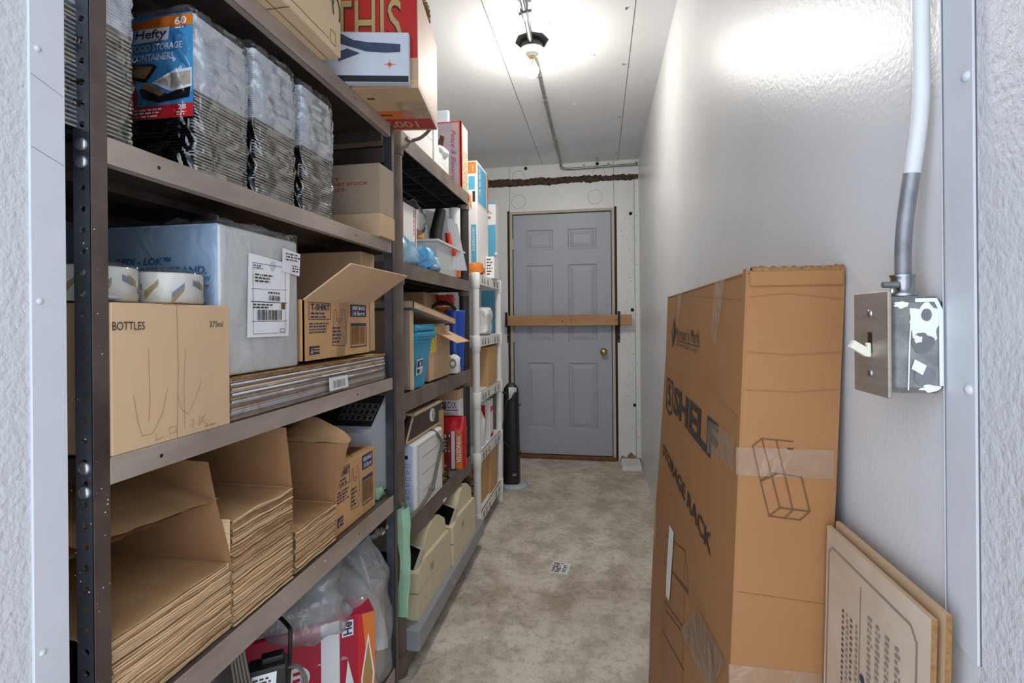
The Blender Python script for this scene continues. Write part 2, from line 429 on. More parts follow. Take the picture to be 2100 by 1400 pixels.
# doorway the photograph is taken from: jambs of embossed panel, folded metal flashing round the edge
st(bx(LX-.1, -.615, .05, .485, 0, CZ, 'embossed_panel'), 'wall_front_left', 'embossed white panel jamb of the doorway beside the black rack', 'wall')
st(bx(WX, WX+.1, .05, .5, 0, CZ, 'embossed_panel'), 'wall_front_right', 'embossed white panel jamb of the doorway beside the light switch', 'wall')
st(bx(-.615, WX, .05, .485, 2.2, CZ, 'embossed_panel'), 'wall_front_above', 'panel over the open doorway', 'wall')
b = bx(-.6155, -.612, .450, .488, 0, 2.2, 'flashing', c=.001)
for z in (1.47, 1.19, .80): b.lathe([(.0035, 0), (.003, .0015), (.0005, .002)], (-.612, .459, z), 'flashing', 10, 'x')
for z in (1.44, 1.36): b.slab((-.6119, .452, z), (-.6119, .486, z-.012), (-.6119, .486, z-.0125), (-.6119, .452, z-.0006), .0002, 'seam')
st(b, 'trim_1', 'white folded metal flashing on the doorway edge by the black rack', 'trim')
b = MB(); b.prism([(WX-.003, .4965, .862), (WX-.003, .530, .868), (WX-.003, .537, 2.2), (WX-.003, .4965, 2.2)], (.004, 0, 0), 'flashing')
b.prism([(WX-.003, .537, .868), (WX-.0005, .541, .868), (WX-.0005, .541, 2.2), (WX-.003, .537, 2.2)], (.001, 0, 0), 'flashing')
b.box(WX-.0008, WX, .4957, .4965, .862, 2.2, 'seam')
for z in (1.375, 1.10): b.lathe([(.0045, 0), (.004, -.002), (.001, -.003)], (WX-.003, .5035, z), 'flashing', 12, 'x')
st(b, 'trim_2', 'white folded metal flashing on the doorway edge by the light switch', 'trim')

b = bx(LX, -.765, BY, BY+.1, 0, CZ, 'wall_back_paint').box(.142, WX, BY, BY+.1, 0, CZ, 'wall_back_paint').box(-.765, .142, BY, BY+.1, 2.075, CZ, 'wall_back_paint')
F = FY(b, BY, 0, 0)
for x in (-.745, .122): F.line([(x, 2.08), (x, CZ)], .003, 'seam')
for x, z, r in ((-.668, 2.37, .055), (-.668, 2.16, .06), (-.03, 2.17, .06), (.0, 2.37, .05)): F.ring((x, z), r, .0025, 'ink_grey', n=30)
for z in [1.98-.085*i for i in range(21)]: F.disc((.236+.03*math.sin(z*9), z), .003, 'dark_gap', n=8)
rg = random.Random(5)
for i in range(26): F.disc((rg.uniform(.15, .3), rg.uniform(.05, 2.0)), rg.uniform(.0015, .004), 'ink_brown', n=7)
F.line([(.284, 0.02), (.284, 2.3)], .003, 'seam')
F.poly([(.15, .0), (.32, .0), (.32, .10), (.30, .055), (.27, .05), (.24, .075), (.2, .03), (.17, .05)], 'rust')
wb = st(b, 'wall_back', 'white plywood back wall around the grey door', 'wall')
for x, z in ((.255, 2.02), (.262, 1.235), (.275, .46), (-.605, 2.438), (-.01, 2.442)):
    st(MB().lathe([(.014, 0), (.014, .003), (.009, .005), (.009, .012), (.007, .014), (.001, .015)], (x, BY, z), 'iron', 12, 'y'), 'carriage_bolt', parent=wb)
b = MB()
def foam(u, w):
    x = LX+.001+u*(WX-LX-.002); a = 2*math.pi*w
    h = .034-.016*u; n = noise.noise((x*9, a*.8, 2))*.010+noise.noise((x*38, a*2.2, 5))*.012+noise.noise((x*90, a*4, 7))*.007
    return (x, BY-.002-max(-.001, (.013+n*1.1)*math.cos(a)), 2.325-.008*u+(h+n)*math.sin(a))
b.grid(foam, 220, 16, 'foam')
st(b, 'trim_3', 'rough strip of dark hardened foam across the wall above the grey door', 'sealant strip')
b = MB(); b.box(WX-.036, WX-.0005, BY-.004, BY+.001, .03, 2.36, 'wall_back_paint'); b.box(WX-.0045, WX-.0005, BY-.03, BY, .03, CZ, 'wall_back_paint')
for z in [.2+.2*i for i in range(11)]: b.lathe([(.004, 0), (.003, .002), (.0005, .003)], (WX-.026, BY-.004, z), 'dark_zinc', 8, 'y')
st(b, 'trim_4', 'white corner angle where the back wall meets the glossy wall', 'trim')

# door
DX0, DX1 = -.717, .096; DZ0, DZ1 = .035, 2.045; DY = BY+.004
b = bx(DX0, DX1, DY+.01, DY+.045, DZ0, DZ1, 'door_paint')
px = [(-.608, -.381), (-.257, -.022)]; pz = [(.25, .80), (.975, 1.62), (1.745, 1.915)]
xs = [DX0]+[q for p in px for q in p]+[DX1]; zs = [DZ0]+[q for p in pz for q in p]+[DZ1]
for i in range(len(xs)-1):
    for j in range(len(zs)-1):
        if i % 2 == 1 and j % 2 == 1:
            x0, x1, z0, z1 = xs[i], xs[i+1], zs[j], zs[j+1]; prev = None
            for ins, dy in ((0, 0), (.008, .009), (.020, .009), (.024, .006), (.048, .001)):
                r = [(x0+ins, DY+dy, z0+ins), (x1-ins, DY+dy, z0+ins), (x1-ins, DY+dy, z1-ins), (x0+ins, DY+dy, z1-ins)]
                if prev:
                    for k in range(4): b.poly([prev[k], prev[(k+1) % 4], r[(k+1) % 4], r[k]], 'door_paint')
                prev = r
            b.poly(prev, 'door_paint')
        else: b.poly([(xs[i], DY, zs[j]), (xs[i+1], DY, zs[j]), (xs[i+1], DY, zs[j+1]), (xs[i], DY, zs[j+1])], 'door_paint')
b.box(DX0, DX1, DY, DY+.01, DZ0, DZ0+.0005, 'door_paint'); b.box(DX0, DX0+.0005, DY, DY+.01, DZ0, DZ1, 'door_paint'); b.box(DX1-.0005, DX1, DY, DY+.01, DZ0, DZ1, 'door_paint')
door = st(b, 'door_1', 'grey six-panel door in the back wall', 'door')
k = MB().lathe([(.031, 0), (.031, .004), (.024, .008), (.012, .010), (.012, .026), (.022, .034), (.028, .046), (.027, .058), (.018, .066), (.002, .068)], (.030, DY, .893), 'brass', 24, 'y')
st(k, 'door_knob', parent=door)
for z in (1.80, 1.02, .22): st(MB().tube([(DX0-.004, DY-.004, z-.045), (DX0-.004, DY-.004, z+.045)], .007, 'cream_paint', 8), 'hinge', parent=door)
b = MB()
for x0, x1 in ((DX0-.030, DX0-.007), (DX1+.005, DX1+.028)): b.box(x0, x1, BY-.006, BY+.04, .0, 2.053, 'cream_paint', c=.002)
b.box(DX0-.030, DX1+.028, BY-.006, BY+.04, 2.053, 2.075, 'cream_paint', c=.002)
b.box(DX0-.05, DX0-.031, BY-.001, BY+.03, .0, 2.085, 'dark_gap').box(DX1+.029, DX1+.047, BY-.001, BY+.03, 0, 2.085, 'dark_gap')
b.box(DX0-.01, DX1+.01, BY+.03, BY+.06, 0, 2.07, 'dark_gap')
st(b, 'trim_5', 'cream wooden frame around the grey door', 'door frame')
st(bx(DX0-.03, DX1+.03, BY-.03, BY+.06, 0, .03, 'threshold', c=.004), 'trim_6', 'worn brown wooden threshold under the grey door', 'threshold')

# timber bar dropped into two iron brackets
b = bx(-.766, .256, 4.108, 4.146, 1.112, 1.197, 'pine', c=.003); b.box(.254, .2575, 4.109, 4.145, 1.113, 1.196, 'white_paper')
F = FY(b, 4.108, 0, 0); F.ring((.13, 1.155), .008, .003, 'ink_brown'); F.disc((-.3, 1.15), .006, 'ink_brown'); F.line([(-.225, 1.118), (-.23, 1.19)], .004, 'ink_brown')
one(b, 'door_bar', 'pine timber bar lying across the grey door', 'timber bar')
for x, w in ((-.775, 'beside the white plastic shelf'), (.142, 'next to the brass door knob')):
    b = bx(x, x+.020, 4.193, 4.1995, .97, 1.11, 'iron', c=.001); b.box(x, x+.020, 4.100, 4.1995, 1.104, 1.1115, 'iron', c=.001).box(x, x+.020, 4.100, 4.1065, 1.104, 1.225, 'iron', c=.001)
    br = one(b, 'bar_bracket', 'black iron bracket holding the timber bar '+w, 'bracket')
    for z in (.985, 1.035): MB().lathe([(.006, 0), (.005, .003), (.001, .004)], (x+.01, 4.193, z), 'zinc', 10, 'y').build('screw', br)

# bare bulb on the ceiling and its conduit
LXP, LYP = -.300, 2.32
t = thing('ceiling_light', 'bare glowing bulb in a white porcelain holder on the ceiling', 'light', (LXP, LYP, CZ))
MB().lathe([(.078, 0), (.078, -.004), (.066, -.012), (.06, -.012)], (LXP, LYP, CZ), 'black_box', 8, smooth=False).build('dark_octagon', t)  # flat dark octagon on the ceiling around the junction box
MB().lathe([(.05, -.004), (.05, -.036), (.046, -.04)], (LXP, LYP, CZ), 'black_box', 8, smooth=False).build('junction_box', t)
MB().lathe([(.052, -.040), (.057, -.044), (.056, -.050), (.03, -.060), (.020, -.066), (.0195, -.074)], (LXP, LYP, CZ), 'porcelain', 32).build('lamp_holder', t); lh = [c for c in t.children if c.name.startswith('lamp_holder')][0]
MB().lathe([(.0135, -.074), (.0135, -.088), (.012, -.090)], (LXP, LYP, CZ), 'brass', 20).build('socket', lh)
MB().lathe([(.0302, -.129), (.0308, -.136), (.0305, -.142), (.029, -.149), (.026, -.156), (.016, -.167), (.003, -.1715)], (LXP, LYP, CZ), 'bulb', 32).lathe([(.0125, -.088), (.016, -.098), (.024, -.112), (.0285, -.122), (.0302, -.129)], (LXP, LYP, CZ), 'porcelain', 32).build('bulb', t)
t = thing('ceiling_conduit', 'thin metal conduit running from the bulb along the ceiling to the corner', 'conduit', (LXP, 3.2, CZ-.012))
zc = CZ-.013
P = [(LXP, LYP+.05, CZ-.022), (LXP, LYP+.12, zc), (LXP-.006, 3.2, zc), (LXP-.008, 4.10, zc)]
for i in range(1, 7):
    a = math.pi/2*i/6; P.append((LXP-.008, 4.10+.082*math.sin(a), zc-.0+.02*(math.cos(a)-1)))
for i in range(1, 7):
    a = math.pi/2*i/6; P.append((LXP-.008+.09*(1-math.cos(a)), 4.182, zc-.02-.02*math.sin(a)))
P += [(WX-.002, 4.184, 2.414)]
MB().tube(P, .0095, 'galvanised', 10).build('conduit', t)
for y in (2.62, 2.92, 3.55): MB().box(LXP-.020, LXP+.008, y-.004, y+.004, CZ-.024, CZ-.0005, 'galvanised', c=.002).build('strap', t)
for x in (-.12, .08, .3): MB().box(x-.007, x+.007, 4.172, 4.199, 2.402, 2.436, 'galvanised', c=.002).build('strap', t)
t = thing('ceiling_conduit', 'shiny conduit with a screw coupling leading to the bulb from the doorway side', 'conduit', (LXP, 1.4, CZ-.03))
MB().tube([(LXP, LYP-.048, CZ-.024), (LXP+.006, 2.0, CZ-.024), (LXP+.006, .52, CZ-.024)], .0115, 'zinc', 12).build('conduit', t)
MB().lathe([(.0165, 0), (.0165, -.05), (.013, -.055)], (LXP+.004, 2.04, CZ-.024), 'dark_zinc', 16, 'y').build('coupling', t)
MB().tube([(LXP-.02, 2.06, CZ-.03), (LXP+.034, 2.06, CZ-.018)], .007, 'dark_zinc', 8).build('clamp_screw', t)

# light switch box
t = thing('light_switch', 'steel light switch box with an ivory toggle on the wall by the doorway', 'light switch', (.296, .563, 1.088))
b = bx(.273, WX, .536, .590, 1.091, 1.184, 'galvanised', c=.006)
F = FY(b, .536, 0, 0, .0006)
F.blot((.303, 1.160), .0135, 'white_smear', .6, 1.25, 3, .5); F.blot((.3045, 1.166), .0045, 'dark_zinc', 1.2, 1.3, 1, .1)
F.blot((.3015, 1.139), .0095, 'dark_zinc', 1., 1., 2, .2); F.blot((.3025, 1.108), .0095, 'dark_zinc', 1., 1., 5, .2)
F.blot((.297, 1.143), .004, 'white_smear', 1.4, .8, 8, .6); F.poly([(.291, 1.115), (.3005, 1.109), (.304, 1.118), (.294, 1.124)], 'white_smear', 2)
F.line([(.2885, 1.095), (.290, 1.14), (.292, 1.172)], .0012, 'white_smear', k=1.3); F.line([(.3165, 1.10), (.3165, 1.17), (.312, 1.180), (.296, 1.180)], .0035, 'white_smear', k=1.3)
F.blot((.283, 1.176), .006, 'white_smear', 1.1, .5, 12, .6); F.blot((.307, 1.0965), .008, 'white_smear', 1.1, .35, 15, .6)
b.build('box', t)
b = bx(.2695, .273, .5305, .5965, 1.0865, 1.1895, 'steel_plate', c=.0012)
F = Face(b, (.2695, .5635, 1.138), (0, -1, 0), (0, 0, 1), .0003); F.rect(-.004, -.010, .004, .011, 'black_plastic')
cvp = b.build('cover_plate', t)
for z in (1.168, 1.108): MB().lathe([(.0042, 0), (.0036, -.0014), (.001, -.002)], (.2695, .5635, z), 'zinc', 14, 'x').build('screw', cvp)
b = bx(.266, .2695, .560, .567, 1.124, 1.1385, 'ivory', c=.001)
b.slab((.2695, .5605, 1.131), (.254, .5605, 1.141), (.254, .5665, 1.141), (.2695, .5665, 1.131), .008, 'ivory')
b.build('toggle', cvp)
t = thing('switch_conduit', 'metal conduit rising from the switch box, bare below and painted white above', 'conduit', (.3, .56, 1.185))
MB().lathe([(.0128, 0), (.0128, .003), (.0100, .004), (.0100, .018), (.0108, .019), (.0108, .021)], (.298, .561, 1.185), 'zinc', 20).tube([(.276, .553, 1.196), (.290, .553, 1.196)], .003, 'dark_zinc', 8).build('connector', t)
def cpt(z):
    k = min(1, max(0, (z-1.22)/.17)); k = k*k*(3-2*k)
    return (.2985+.0095*k, .561-.014*k, z)
MB().tube([cpt(1.205+.01*i) for i in range(11)], .0070, 'dark_zinc', 14).build('bare_conduit', t)
MB().tube([cpt(1.305+.012*i) for i in range(12)]+[cpt(2.459)], .0073, 'wall_paint', 14).build('painted_conduit', t)

# things on the floor by the door
b = bx(.162, .308, 3.93, 4.17, .0, .032, 'white_plastic', c=.004)
F = Face(b, (0, 0, .032), (1, 0, 0), (0, 1, 0))
for i in range(5): F.line([(.18, 3.96+.035*i), (.29, 3.96+.035*i)], .004, 'slot')
one(b, 'vent_cover', 'white metal vent cover lying on the floor in the back corner', 'vent cover')
b = MB(); b.M = rotz(-.192, 2.355, -6); b.box(-.042, .042, -.052, .052, 0, .0012, 'white_paper')
F = Face(b, (0, 0, .0012), (1, 0, 0), (0, 1, 0)); F.scribble(-.036, -.046, .010, .046, 6, 'ink', seed=6); F.scribble(.014, -.04, .036, .03, 5, 'ink', seed=7)
one(b, 'paper_label', 'small white printed label stuck flat on the concrete floor', 'label')

# ------------------------------------------------------------------ tall shelf carton against the right wall
def tx(z): return .143+.0465*z
lev = [(0, 1.655), (.06, 1.65), (.24, 1.68), (.5, 1.662), (.76, 1.60), (1.06, 1.545), (1.225, 1.555)]
t = thing('storage_rack_carton', 'tall worn brown carton printed SHELF STORAGE RACK leaning on the glossy wall', 'carton', (.22, 1.15, 0))
b = MB(); W = .1205
for (z0, y0), (z1, y1) in zip(lev, lev[1:]):
    a = [(tx(z0), .73, z0), (tx(z0), y0, z0), (tx(z0)+W, y0, z0), (tx(z0)+W, .73, z0)]
    c = [(tx(z1), .73, z1), (tx(z1), y1, z1), (tx(z1)+W, y1, z1), (tx(z1)+W, .73, z1)]
    for i in range(4): b.poly([a[i], a[(i+1) % 4], c[(i+1) % 4], c[i]], 'card_tall')
z1 = 1.225; b.poly([(tx(0), .73, 0), (tx(0), 1.655, 0), (tx(0)+W, 1.655, 0), (tx(0)+W, .73, 0)], 'card_tall')
b.poly([(tx(z1)+.002, .735, z1-.012), (tx(z1)+.002, 1.55, z1-.012), (tx(z1)+W-.002, 1.55, z1-.012), (tx(z1)+W-.002, .735, z1-.012)], 'card_inside')
nx = V((-1, 0, .0465)).normalized()
S = Face(b, (0, 0, 0), (0, -1, 0), (.0465, 0, 1)); S.o = V((.143, 0, 0)); S.n = nx; S.e = .001
k = V((.0465, 0, 1)).length
def sf(y, z): return (-y, z*k)
def sline(pts, w, m): S.line([sf(*p) for p in pts], w, m)
def spoly(pts, m, kk=1.): S.poly([sf(*p) for p in pts], m, kk)
def stext(s, ya, z0, yb, z1, m, **q): S.text(s, -ya, z0*k, -yb, z1*k, m, **q)
spoly([(1.392, 1.166), (1.36, 1.126), (1.405, 1.086), (1.44, 1.126)], 'ink')
stext('M', 1.415, 1.108, 1.385, 1.143, 'card_tall', k=2.5)
stext("Member's Mark", 1.350, 1.1125, 1.045, 1.142, 'ink', bold=-.005)
sline([(1.349, 1.108), (1.046, 1.108)], .0022, 'ink')
stext('C O M M E R C I A L', 1.338, 1.0945, 1.062, 1.1025, 'ink')
sline([(1.487, .993), (1.375, .993), (1.375, .918), (1.43, .903), (1.487, .918), (1.487, .993)], .009, 'ink')
stext('5', 1.462, .925, 1.402, .984, 'ink', bold=.02)
stext('SHELF', 1.350, .922, .862, .992, 'ink', bold=.035)
stext('STORAGE RACK', 1.52, .768, .875, .802, 'ink', bold=.02)
# line drawing of a rack, lower down
for pts in ([(1.395, .587), (1.11, .672), (1.052, .62)], [(1.37, .52), (1.053, .617)], [(1.30, .54), (1.055, .61)], [(1.37, .42), (1.086, .522)], [(1.36, .405), (1.09, .508)], [(1.39, .33), (1.067, .447)], [(1.395, .587), (1.38, .25)], [(1.11, .672), (1.08, .38)], [(1.34, .60), (1.33, .27)]):
    sline(pts, .0025, 'ink_brown')
# creases
for pts in ([(.98, 1.055), (.86, 1.03), (.742, 1.025)], [(1.3, 1.222), (1.0, 1.205), (.75, 1.19)], [(.86, .985), (.80, 1.0), (.735, 1.04)]): sline(pts, .0009, 'crease')
Ff = FY(b, .73, 0, 0)
D = [(.2035, .990), (.215, 1.0005), (.254, .998)], [(.2035, .990), (.213, .943), (.2235, .896), (.262, .893)], [(.213, .943), (.226, .955), (.264, .951)], [(.2235, .896), (.237, .908), (.274, .905), (.262, .893)], [(.237, .908), (.226, .955), (.215, 1.0005)], [(.253, .906), (.243, .954), (.233, .9995)], [(.274, .905), (.264, .951)], [(.242, .894), (.253, .906)], [(.213, .943), (.2335, .954)]
for i, pts in enumerate(D): Ff.line(pts, .0016, 'ink_brown', k=1+.2*i)
Ff.line([(.248, .988), (.254, .9875)], .0025, 'ink')
for pts in ([(.198, 1.118), (.25, 1.114), (.314, 1.118)], [(.196, 1.066), (.26, 1.064), (.311, 1.069)], [(.201, 1.193), (.25, 1.197), (.317, 1.188)], [(.182, .79), (.298, .782)]): Ff.line(pts, .0009, 'crease')
b.build('body', t)
b = MB()   # crushed flap rolled over the top edge and the folded corner
b.box(.2015, .3185, .7265, .7305, 1.207, 1.228, 'card_tall', c=.0015)
def roll(u, w): return (.2045+.114*u, .733+.006*math.cos(2*math.pi*w)+.0015*noise.noise((u*30, w*4, 0)), 1.229+.005*math.sin(2*math.pi*w)+.003*noise.noise((u*22, 3, w*3)))
b.grid(roll, 40, 8, 'card_edge')
b.slab((tx(0)-.0025, .7305, 0), (tx(0)-.0025, .747, 0), (tx(1.232)-.0025, .747, 1.232), (tx(1.232)-.0025, .7305, 1.232), .0025, 'card_tall')
b.slab((tx(1.21)-.001, .73, 1.226), (tx(1.21)-.001, 1.55, 1.226), (tx(1.21)+.003, 1.55, 1.229), (tx(1.21)+.003, .73, 1.229), .003, 'card_edge')
b.build('flap', t)
def sp(y, z, e=.002): return V((tx(z), y, z))+nx*e
def strip(pts, m, name='tape_strip', label=None):
    q = MB(); q.poly([sp(y, z, .0026) for y, z in pts], m); o = q.build(name, t)
    if label: o['label'] = label
strip([(1.347, 1.226), (1.275, 1.226), (1.297, 1.18), (1.31, 1.14), (1.33, 1.16)], 'tape_clear')
strip([(.92, 1.226), (.85, 1.226), (.885, 1.14), (.897, 1.118), (.937, 1.14)], 'tape_clear')
strip([(.93, .985), (.86, .99), (.755, .995), (.755, .946), (.84, .943), (.93, .928)], 'tape_clear')
strip([(.96, .638), (1.112, .503), (.86, .565), (.812, .604), (.762, .672)], 'film', label='loose clear tape end')
strip([(1.68, .60), (1.60, .60), (1.58, .48), (1.67, .49)], 'tape_clear')
q = MB(); q.poly([sp(y, z, .002) for y, z in ((1.333, .638), (1.258, .649), (1.262, .60), (1.272, .556), (1.278, .50), (1.284, .467), (1.344, .449), (1.350, .50), (1.345, .538))], 'white_paper')
q.build('paper_strip', t, label='torn white paper strip')
bx(.182, .304, .7283, .7293, .950, .988, 'tape_clear').build('tape_strip', t); bx(.170, .288, .7283, .7293, .63, .69, 'tape_clear').build('tape_strip', t)

# flattened cartons leaning by the switch
def sheet(x, y0, y1, h, lean, th, name, label, print_=False):
    b = MB(); n = 14
    for i in range(n):
        za, zb = h*i/n, h*(i+1)/n; xa = x-lean*(1-za/h); xb = x-lean*(1-zb/h)
        b.poly([(xa, y0, za), (xa, y1, za), (xb, y1, zb), (xb, y0, zb)], 'board_print' if print_ else 'card')
        b.poly([(xa+th, y0, za), (xb+th, y0, zb), (xb+th, y1, zb), (xa+th, y1, za)], 'card_inside')
        b.poly([(xa, y0, za), (xb, y0, zb), (xb+th, y0, zb), (xa+th, y0, za)], 'card_edge')
        b.poly([(xa, y1, za), (xa+th, y1, za), (xb+th, y1, zb), (xb, y1, zb)], 'card_edge')
    b.poly([(x, y0, h), (x, y1, h), (x+th, y1, h), (x+th, y0, h)], 'card')
    if print_:
        up = V((lean, 0, h)).normalized()
        F = Face(b, (x-lean, 0, 0), (0, -1, 0), up, .0008); F.n = V((-1, 0, lean/h)).normalized(); 
        def P(y, z): return (-y, z)
        F.line([P(.714, .10), P(.714, h-.03), P(.704, h-.022), P(.54, h-.022), P(.530, h-.034), P(.530, .1)], .0022, 'ink_grey')
        F.line([P(.633, h-.035), P(.633, h-.30)], .0016, 'ink_grey')
        for a, c in ((.672, 'ink_brown'), (.662, 'ink_grey'), (.652, 'ink_brown'), (.640, 'ink_grey')):
            F.scribble(-a-.002, h-.19, -a+.004, h-.08, 16, c, seed=int(a*1000))
            F.scribble(-a-.002, h-.34, -a+.004, h-.23, 16, c, seed=int(a*1500))
        for a in (.612, .596, .578, .560):
            F.scribble(-a-.004, h-.165, -a+.006, h-.055, 16, 'ink_grey', seed=int(a*999)); F.scribble(-a-.004, h-.32, -a+.006, h-.19, 16, 'ink_grey', seed=int(a*777))
        for y, z, r in ((.626, h-.135, .005), (.617, h-.143, .003), (.604, h-.16, .003), (.585, h-.18, .003)): F.disc(P(y, z), r, 'ink_navy', n=14)
        for i in range(6): F.ring(P(.668+.009*math.cos(i*1.05), h-.215+.012*math.sin(i*1.05)), .010, .0013, 'ink_grey', k=1+.1*i, n=18)
    return one(b, name, label, 'cardboard sheet', 'flattened cartons by the switch', loc=(x, (y0+y1)/2, 0))
sheet(.2925, .511, .722, .891, .026, .005, 'cardboard_sheet', 'printed pale cardboard sheet facing the aisle, leaning beside the tall carton', True)
sheet(.303, .509, .722, .897, .026, .005, 'cardboard_sheet', 'plain brown cardboard sheet tucked behind the printed one by the wall')

# ------------------------------------------------------------------ black steel rack
RX0, RX1, RY0, RY1 = -1.05, -.618, .522, 1.465
ST = [(1.757, .036), (1.403, .034), (.992, .034), (.637, .048), (.115, .04)]
t = thing('steel_rack', 'black steel rack with punched posts and five shelves along the left wall', 'storage rack', ((RX0+RX1)/2, (RY0+RY1)/2, 0))
def post(x, y, sx, sy, h, holes=True):
    """punched angle: one flange in the end plane with real holes, one along the shelf front"""
    b = MB(); w = .026; d = .022; th = .0022; r = .0042; pitch = .0262
    xs = (x, x+sx*w); xm = x+sx*w*.5
    def ringcell(z0, z1):
        zc = (z0+z1)/2; n = 12
        out = []; inn = []
        for i in range(n):
            a = 2*math.pi*(i+.5)/n; c, s_ = math.cos(a), math.sin(a)
            kx = (w/2)/abs(c) if c else 9; kz = ((z1-z0)/2)/abs(s_) if s_ else 9; kk = min(kx, kz)
            out.append((xm+c*kk*1., zc+s_*kk)); inn.append((xm+c*r*1.15, zc+s_*r))
        cx = (xs[0]+xs[1])/2
        out = [(min(max(p[0]-xm+cx, min(xs)), max(xs)), p[1]) for p in out]
        for i in range(n):
            j = (i+1) % n
            b.poly([(out[i][0], y, out[i][1]), (out[j][0], y, out[j][1]), (inn[j][0], y, inn[j][1]), (inn[i][0], y, inn[i][1])], 'rack_post_daylit')
            b.poly([(inn[i][0], y, inn[i][1]), (inn[j][0], y, inn[j][1]), (inn[j][0], y+sy*th*1.5, inn[j][1]), (inn[i][0], y+sy*th*1.5, inn[i][1])], 'rack_post_daylit')
        for cxx, czz in ((min(xs), z0), (max(xs), z0), (max(xs), z1), (min(xs), z1)):
            near = sorted(range(n), key=lambda i: (out[i][0]-cxx)**2+(out[i][1]-czz)**2)[:2]
            b.poly([(cxx, y, czz)]+[(out[i][0], y, out[i][1]) for i in near], 'rack_post_daylit')
    if holes:
        z = .01
        while z+pitch < h: ringcell(z, z+pitch); z += pitch
        b.box(min(xs), max(xs), min(y, y+sy*th), max(y, y+sy*th), z, h, 'rack_post_daylit'); b.box(min(xs), max(xs), y, y+sy*.001, 0, .01, 'rack_post_daylit')
    else: b.box(min(xs), max(xs), min(y, y+sy*th), max(y, y+sy*th), 0, h, 'rack_post_daylit')
    b.box(min(x, x+sx*th), max(x, x+sx*th), min(y, y+sy*d), max(y, y+sy*d), 0, h, 'rack_steel', c=.0006)
    rg = random.Random(int(y*100))
    if holes and y < .6 and x > -.7:
        Fp = Face(b, (x, 0, 0), (0, 1, 0), (0, 0, 1), .0006); Fe = FY(b, y, 0, 0, .0006)
        for i in range(46):
            zz = rg.gauss(.84, .12) if i < 34 else rg.uniform(.75, 1.3)
            if i % 2: Fp.disc((y+rg.uniform(.002, .020), zz), rg.uniform(.0004, .0012), 'paint_drop', n=7, sy=.8)
            else: Fe.disc((x-rg.uniform(.002, .035), zz), rg.uniform(.0004, .0014), 'paint_drop', n=7, sy=.8)
    return b
for x, y, sx, sy in ((RX1, RY0, -1, 1), (RX0, RY0, 1, 1), (RX1, RY1-.028, -1, 1), (RX0, RY1-.028, 1, 1)):
    po = post(x, y, sx, sy, 1.83 if y < 1 else 1.765, y < 1).build('post', t)
    if y < .6 and x > -.7:
        for z in (1.365, 1.387, .985, .955): MB().lathe([(.0082, 0), (.0078, .0022), (.005, .004), (.001, .0045)], (x-.013, y, z), 'bolt', 14, 'y').build('bolt', po)
for zt, lip in ST:
    b = MB(); y0, y1 = RY0+.0225, RY1-.001; x1 = RX1-.001; x0 = RX0+.001
    b.box(x0, x1, y0, y1, zt-.0022, zt, 'rack_steel')
    b.box(x1-.002, x1+.0005, y0, y1-.03, zt-lip, zt+.0005, 'rack_dust', c=.0006); b.box(x1-.016, x1, y0, y1-.03, zt-lip, zt-lip+.002, 'rack_dust')
    b.box(x0, x0+.002, y0, y1, zt-lip, zt, 'rack_steel'); b.box(x0, x0+.016, y0, y1, zt-lip, zt-lip+.002, 'rack_steel')
    b.box(x0, x1-.04, y0, y0+.002, zt-lip, zt, 'rack_steel').box(x0, x1-.04, y1-.002, y1, zt-lip, zt, 'rack_steel')
    b.box((x0+x1)/2-.03, (x0+x1)/2+.03, y0+.01, y1-.01, zt-.018, zt-.002, 'rack_steel')
    Fl = FX(b, x1+.0005, 0, 0, .0006); rg = random.Random(int(zt*1000))
    for yy in (.62, 1.21): Fl.disc((yy, zt-lip*.5), .0028, 'iron', n=10)
    if zt < .7:
        for i in range(16): Fl.disc((rg.choice((.64, .66, .72, 1.0, 1.05, 1.2))+rg.uniform(-.012, .012), zt-rg.uniform(.004, .04)), rg.uniform(.0007, .002), 'paint_drop', n=8, sy=1.4)
    b.build('shelf', t)
for z0, z1 in ((1.70, 1.52), (1.33, 1.18)):
    b = MB(); b.slab((-.66, RY1-.004, z0), (-.66, RY1-.004, z0-.028), (-.86, RY1-.004, z1-.028), (-.86, RY1-.004, z1), .002, 'rack_steel'); b.build('brace', t)
b = bx(RX0+.037, RX1-.037, RY1-.005, RY1-.003, 1.655, 1.70, 'rack_steel'); b.build('end_bar', t)

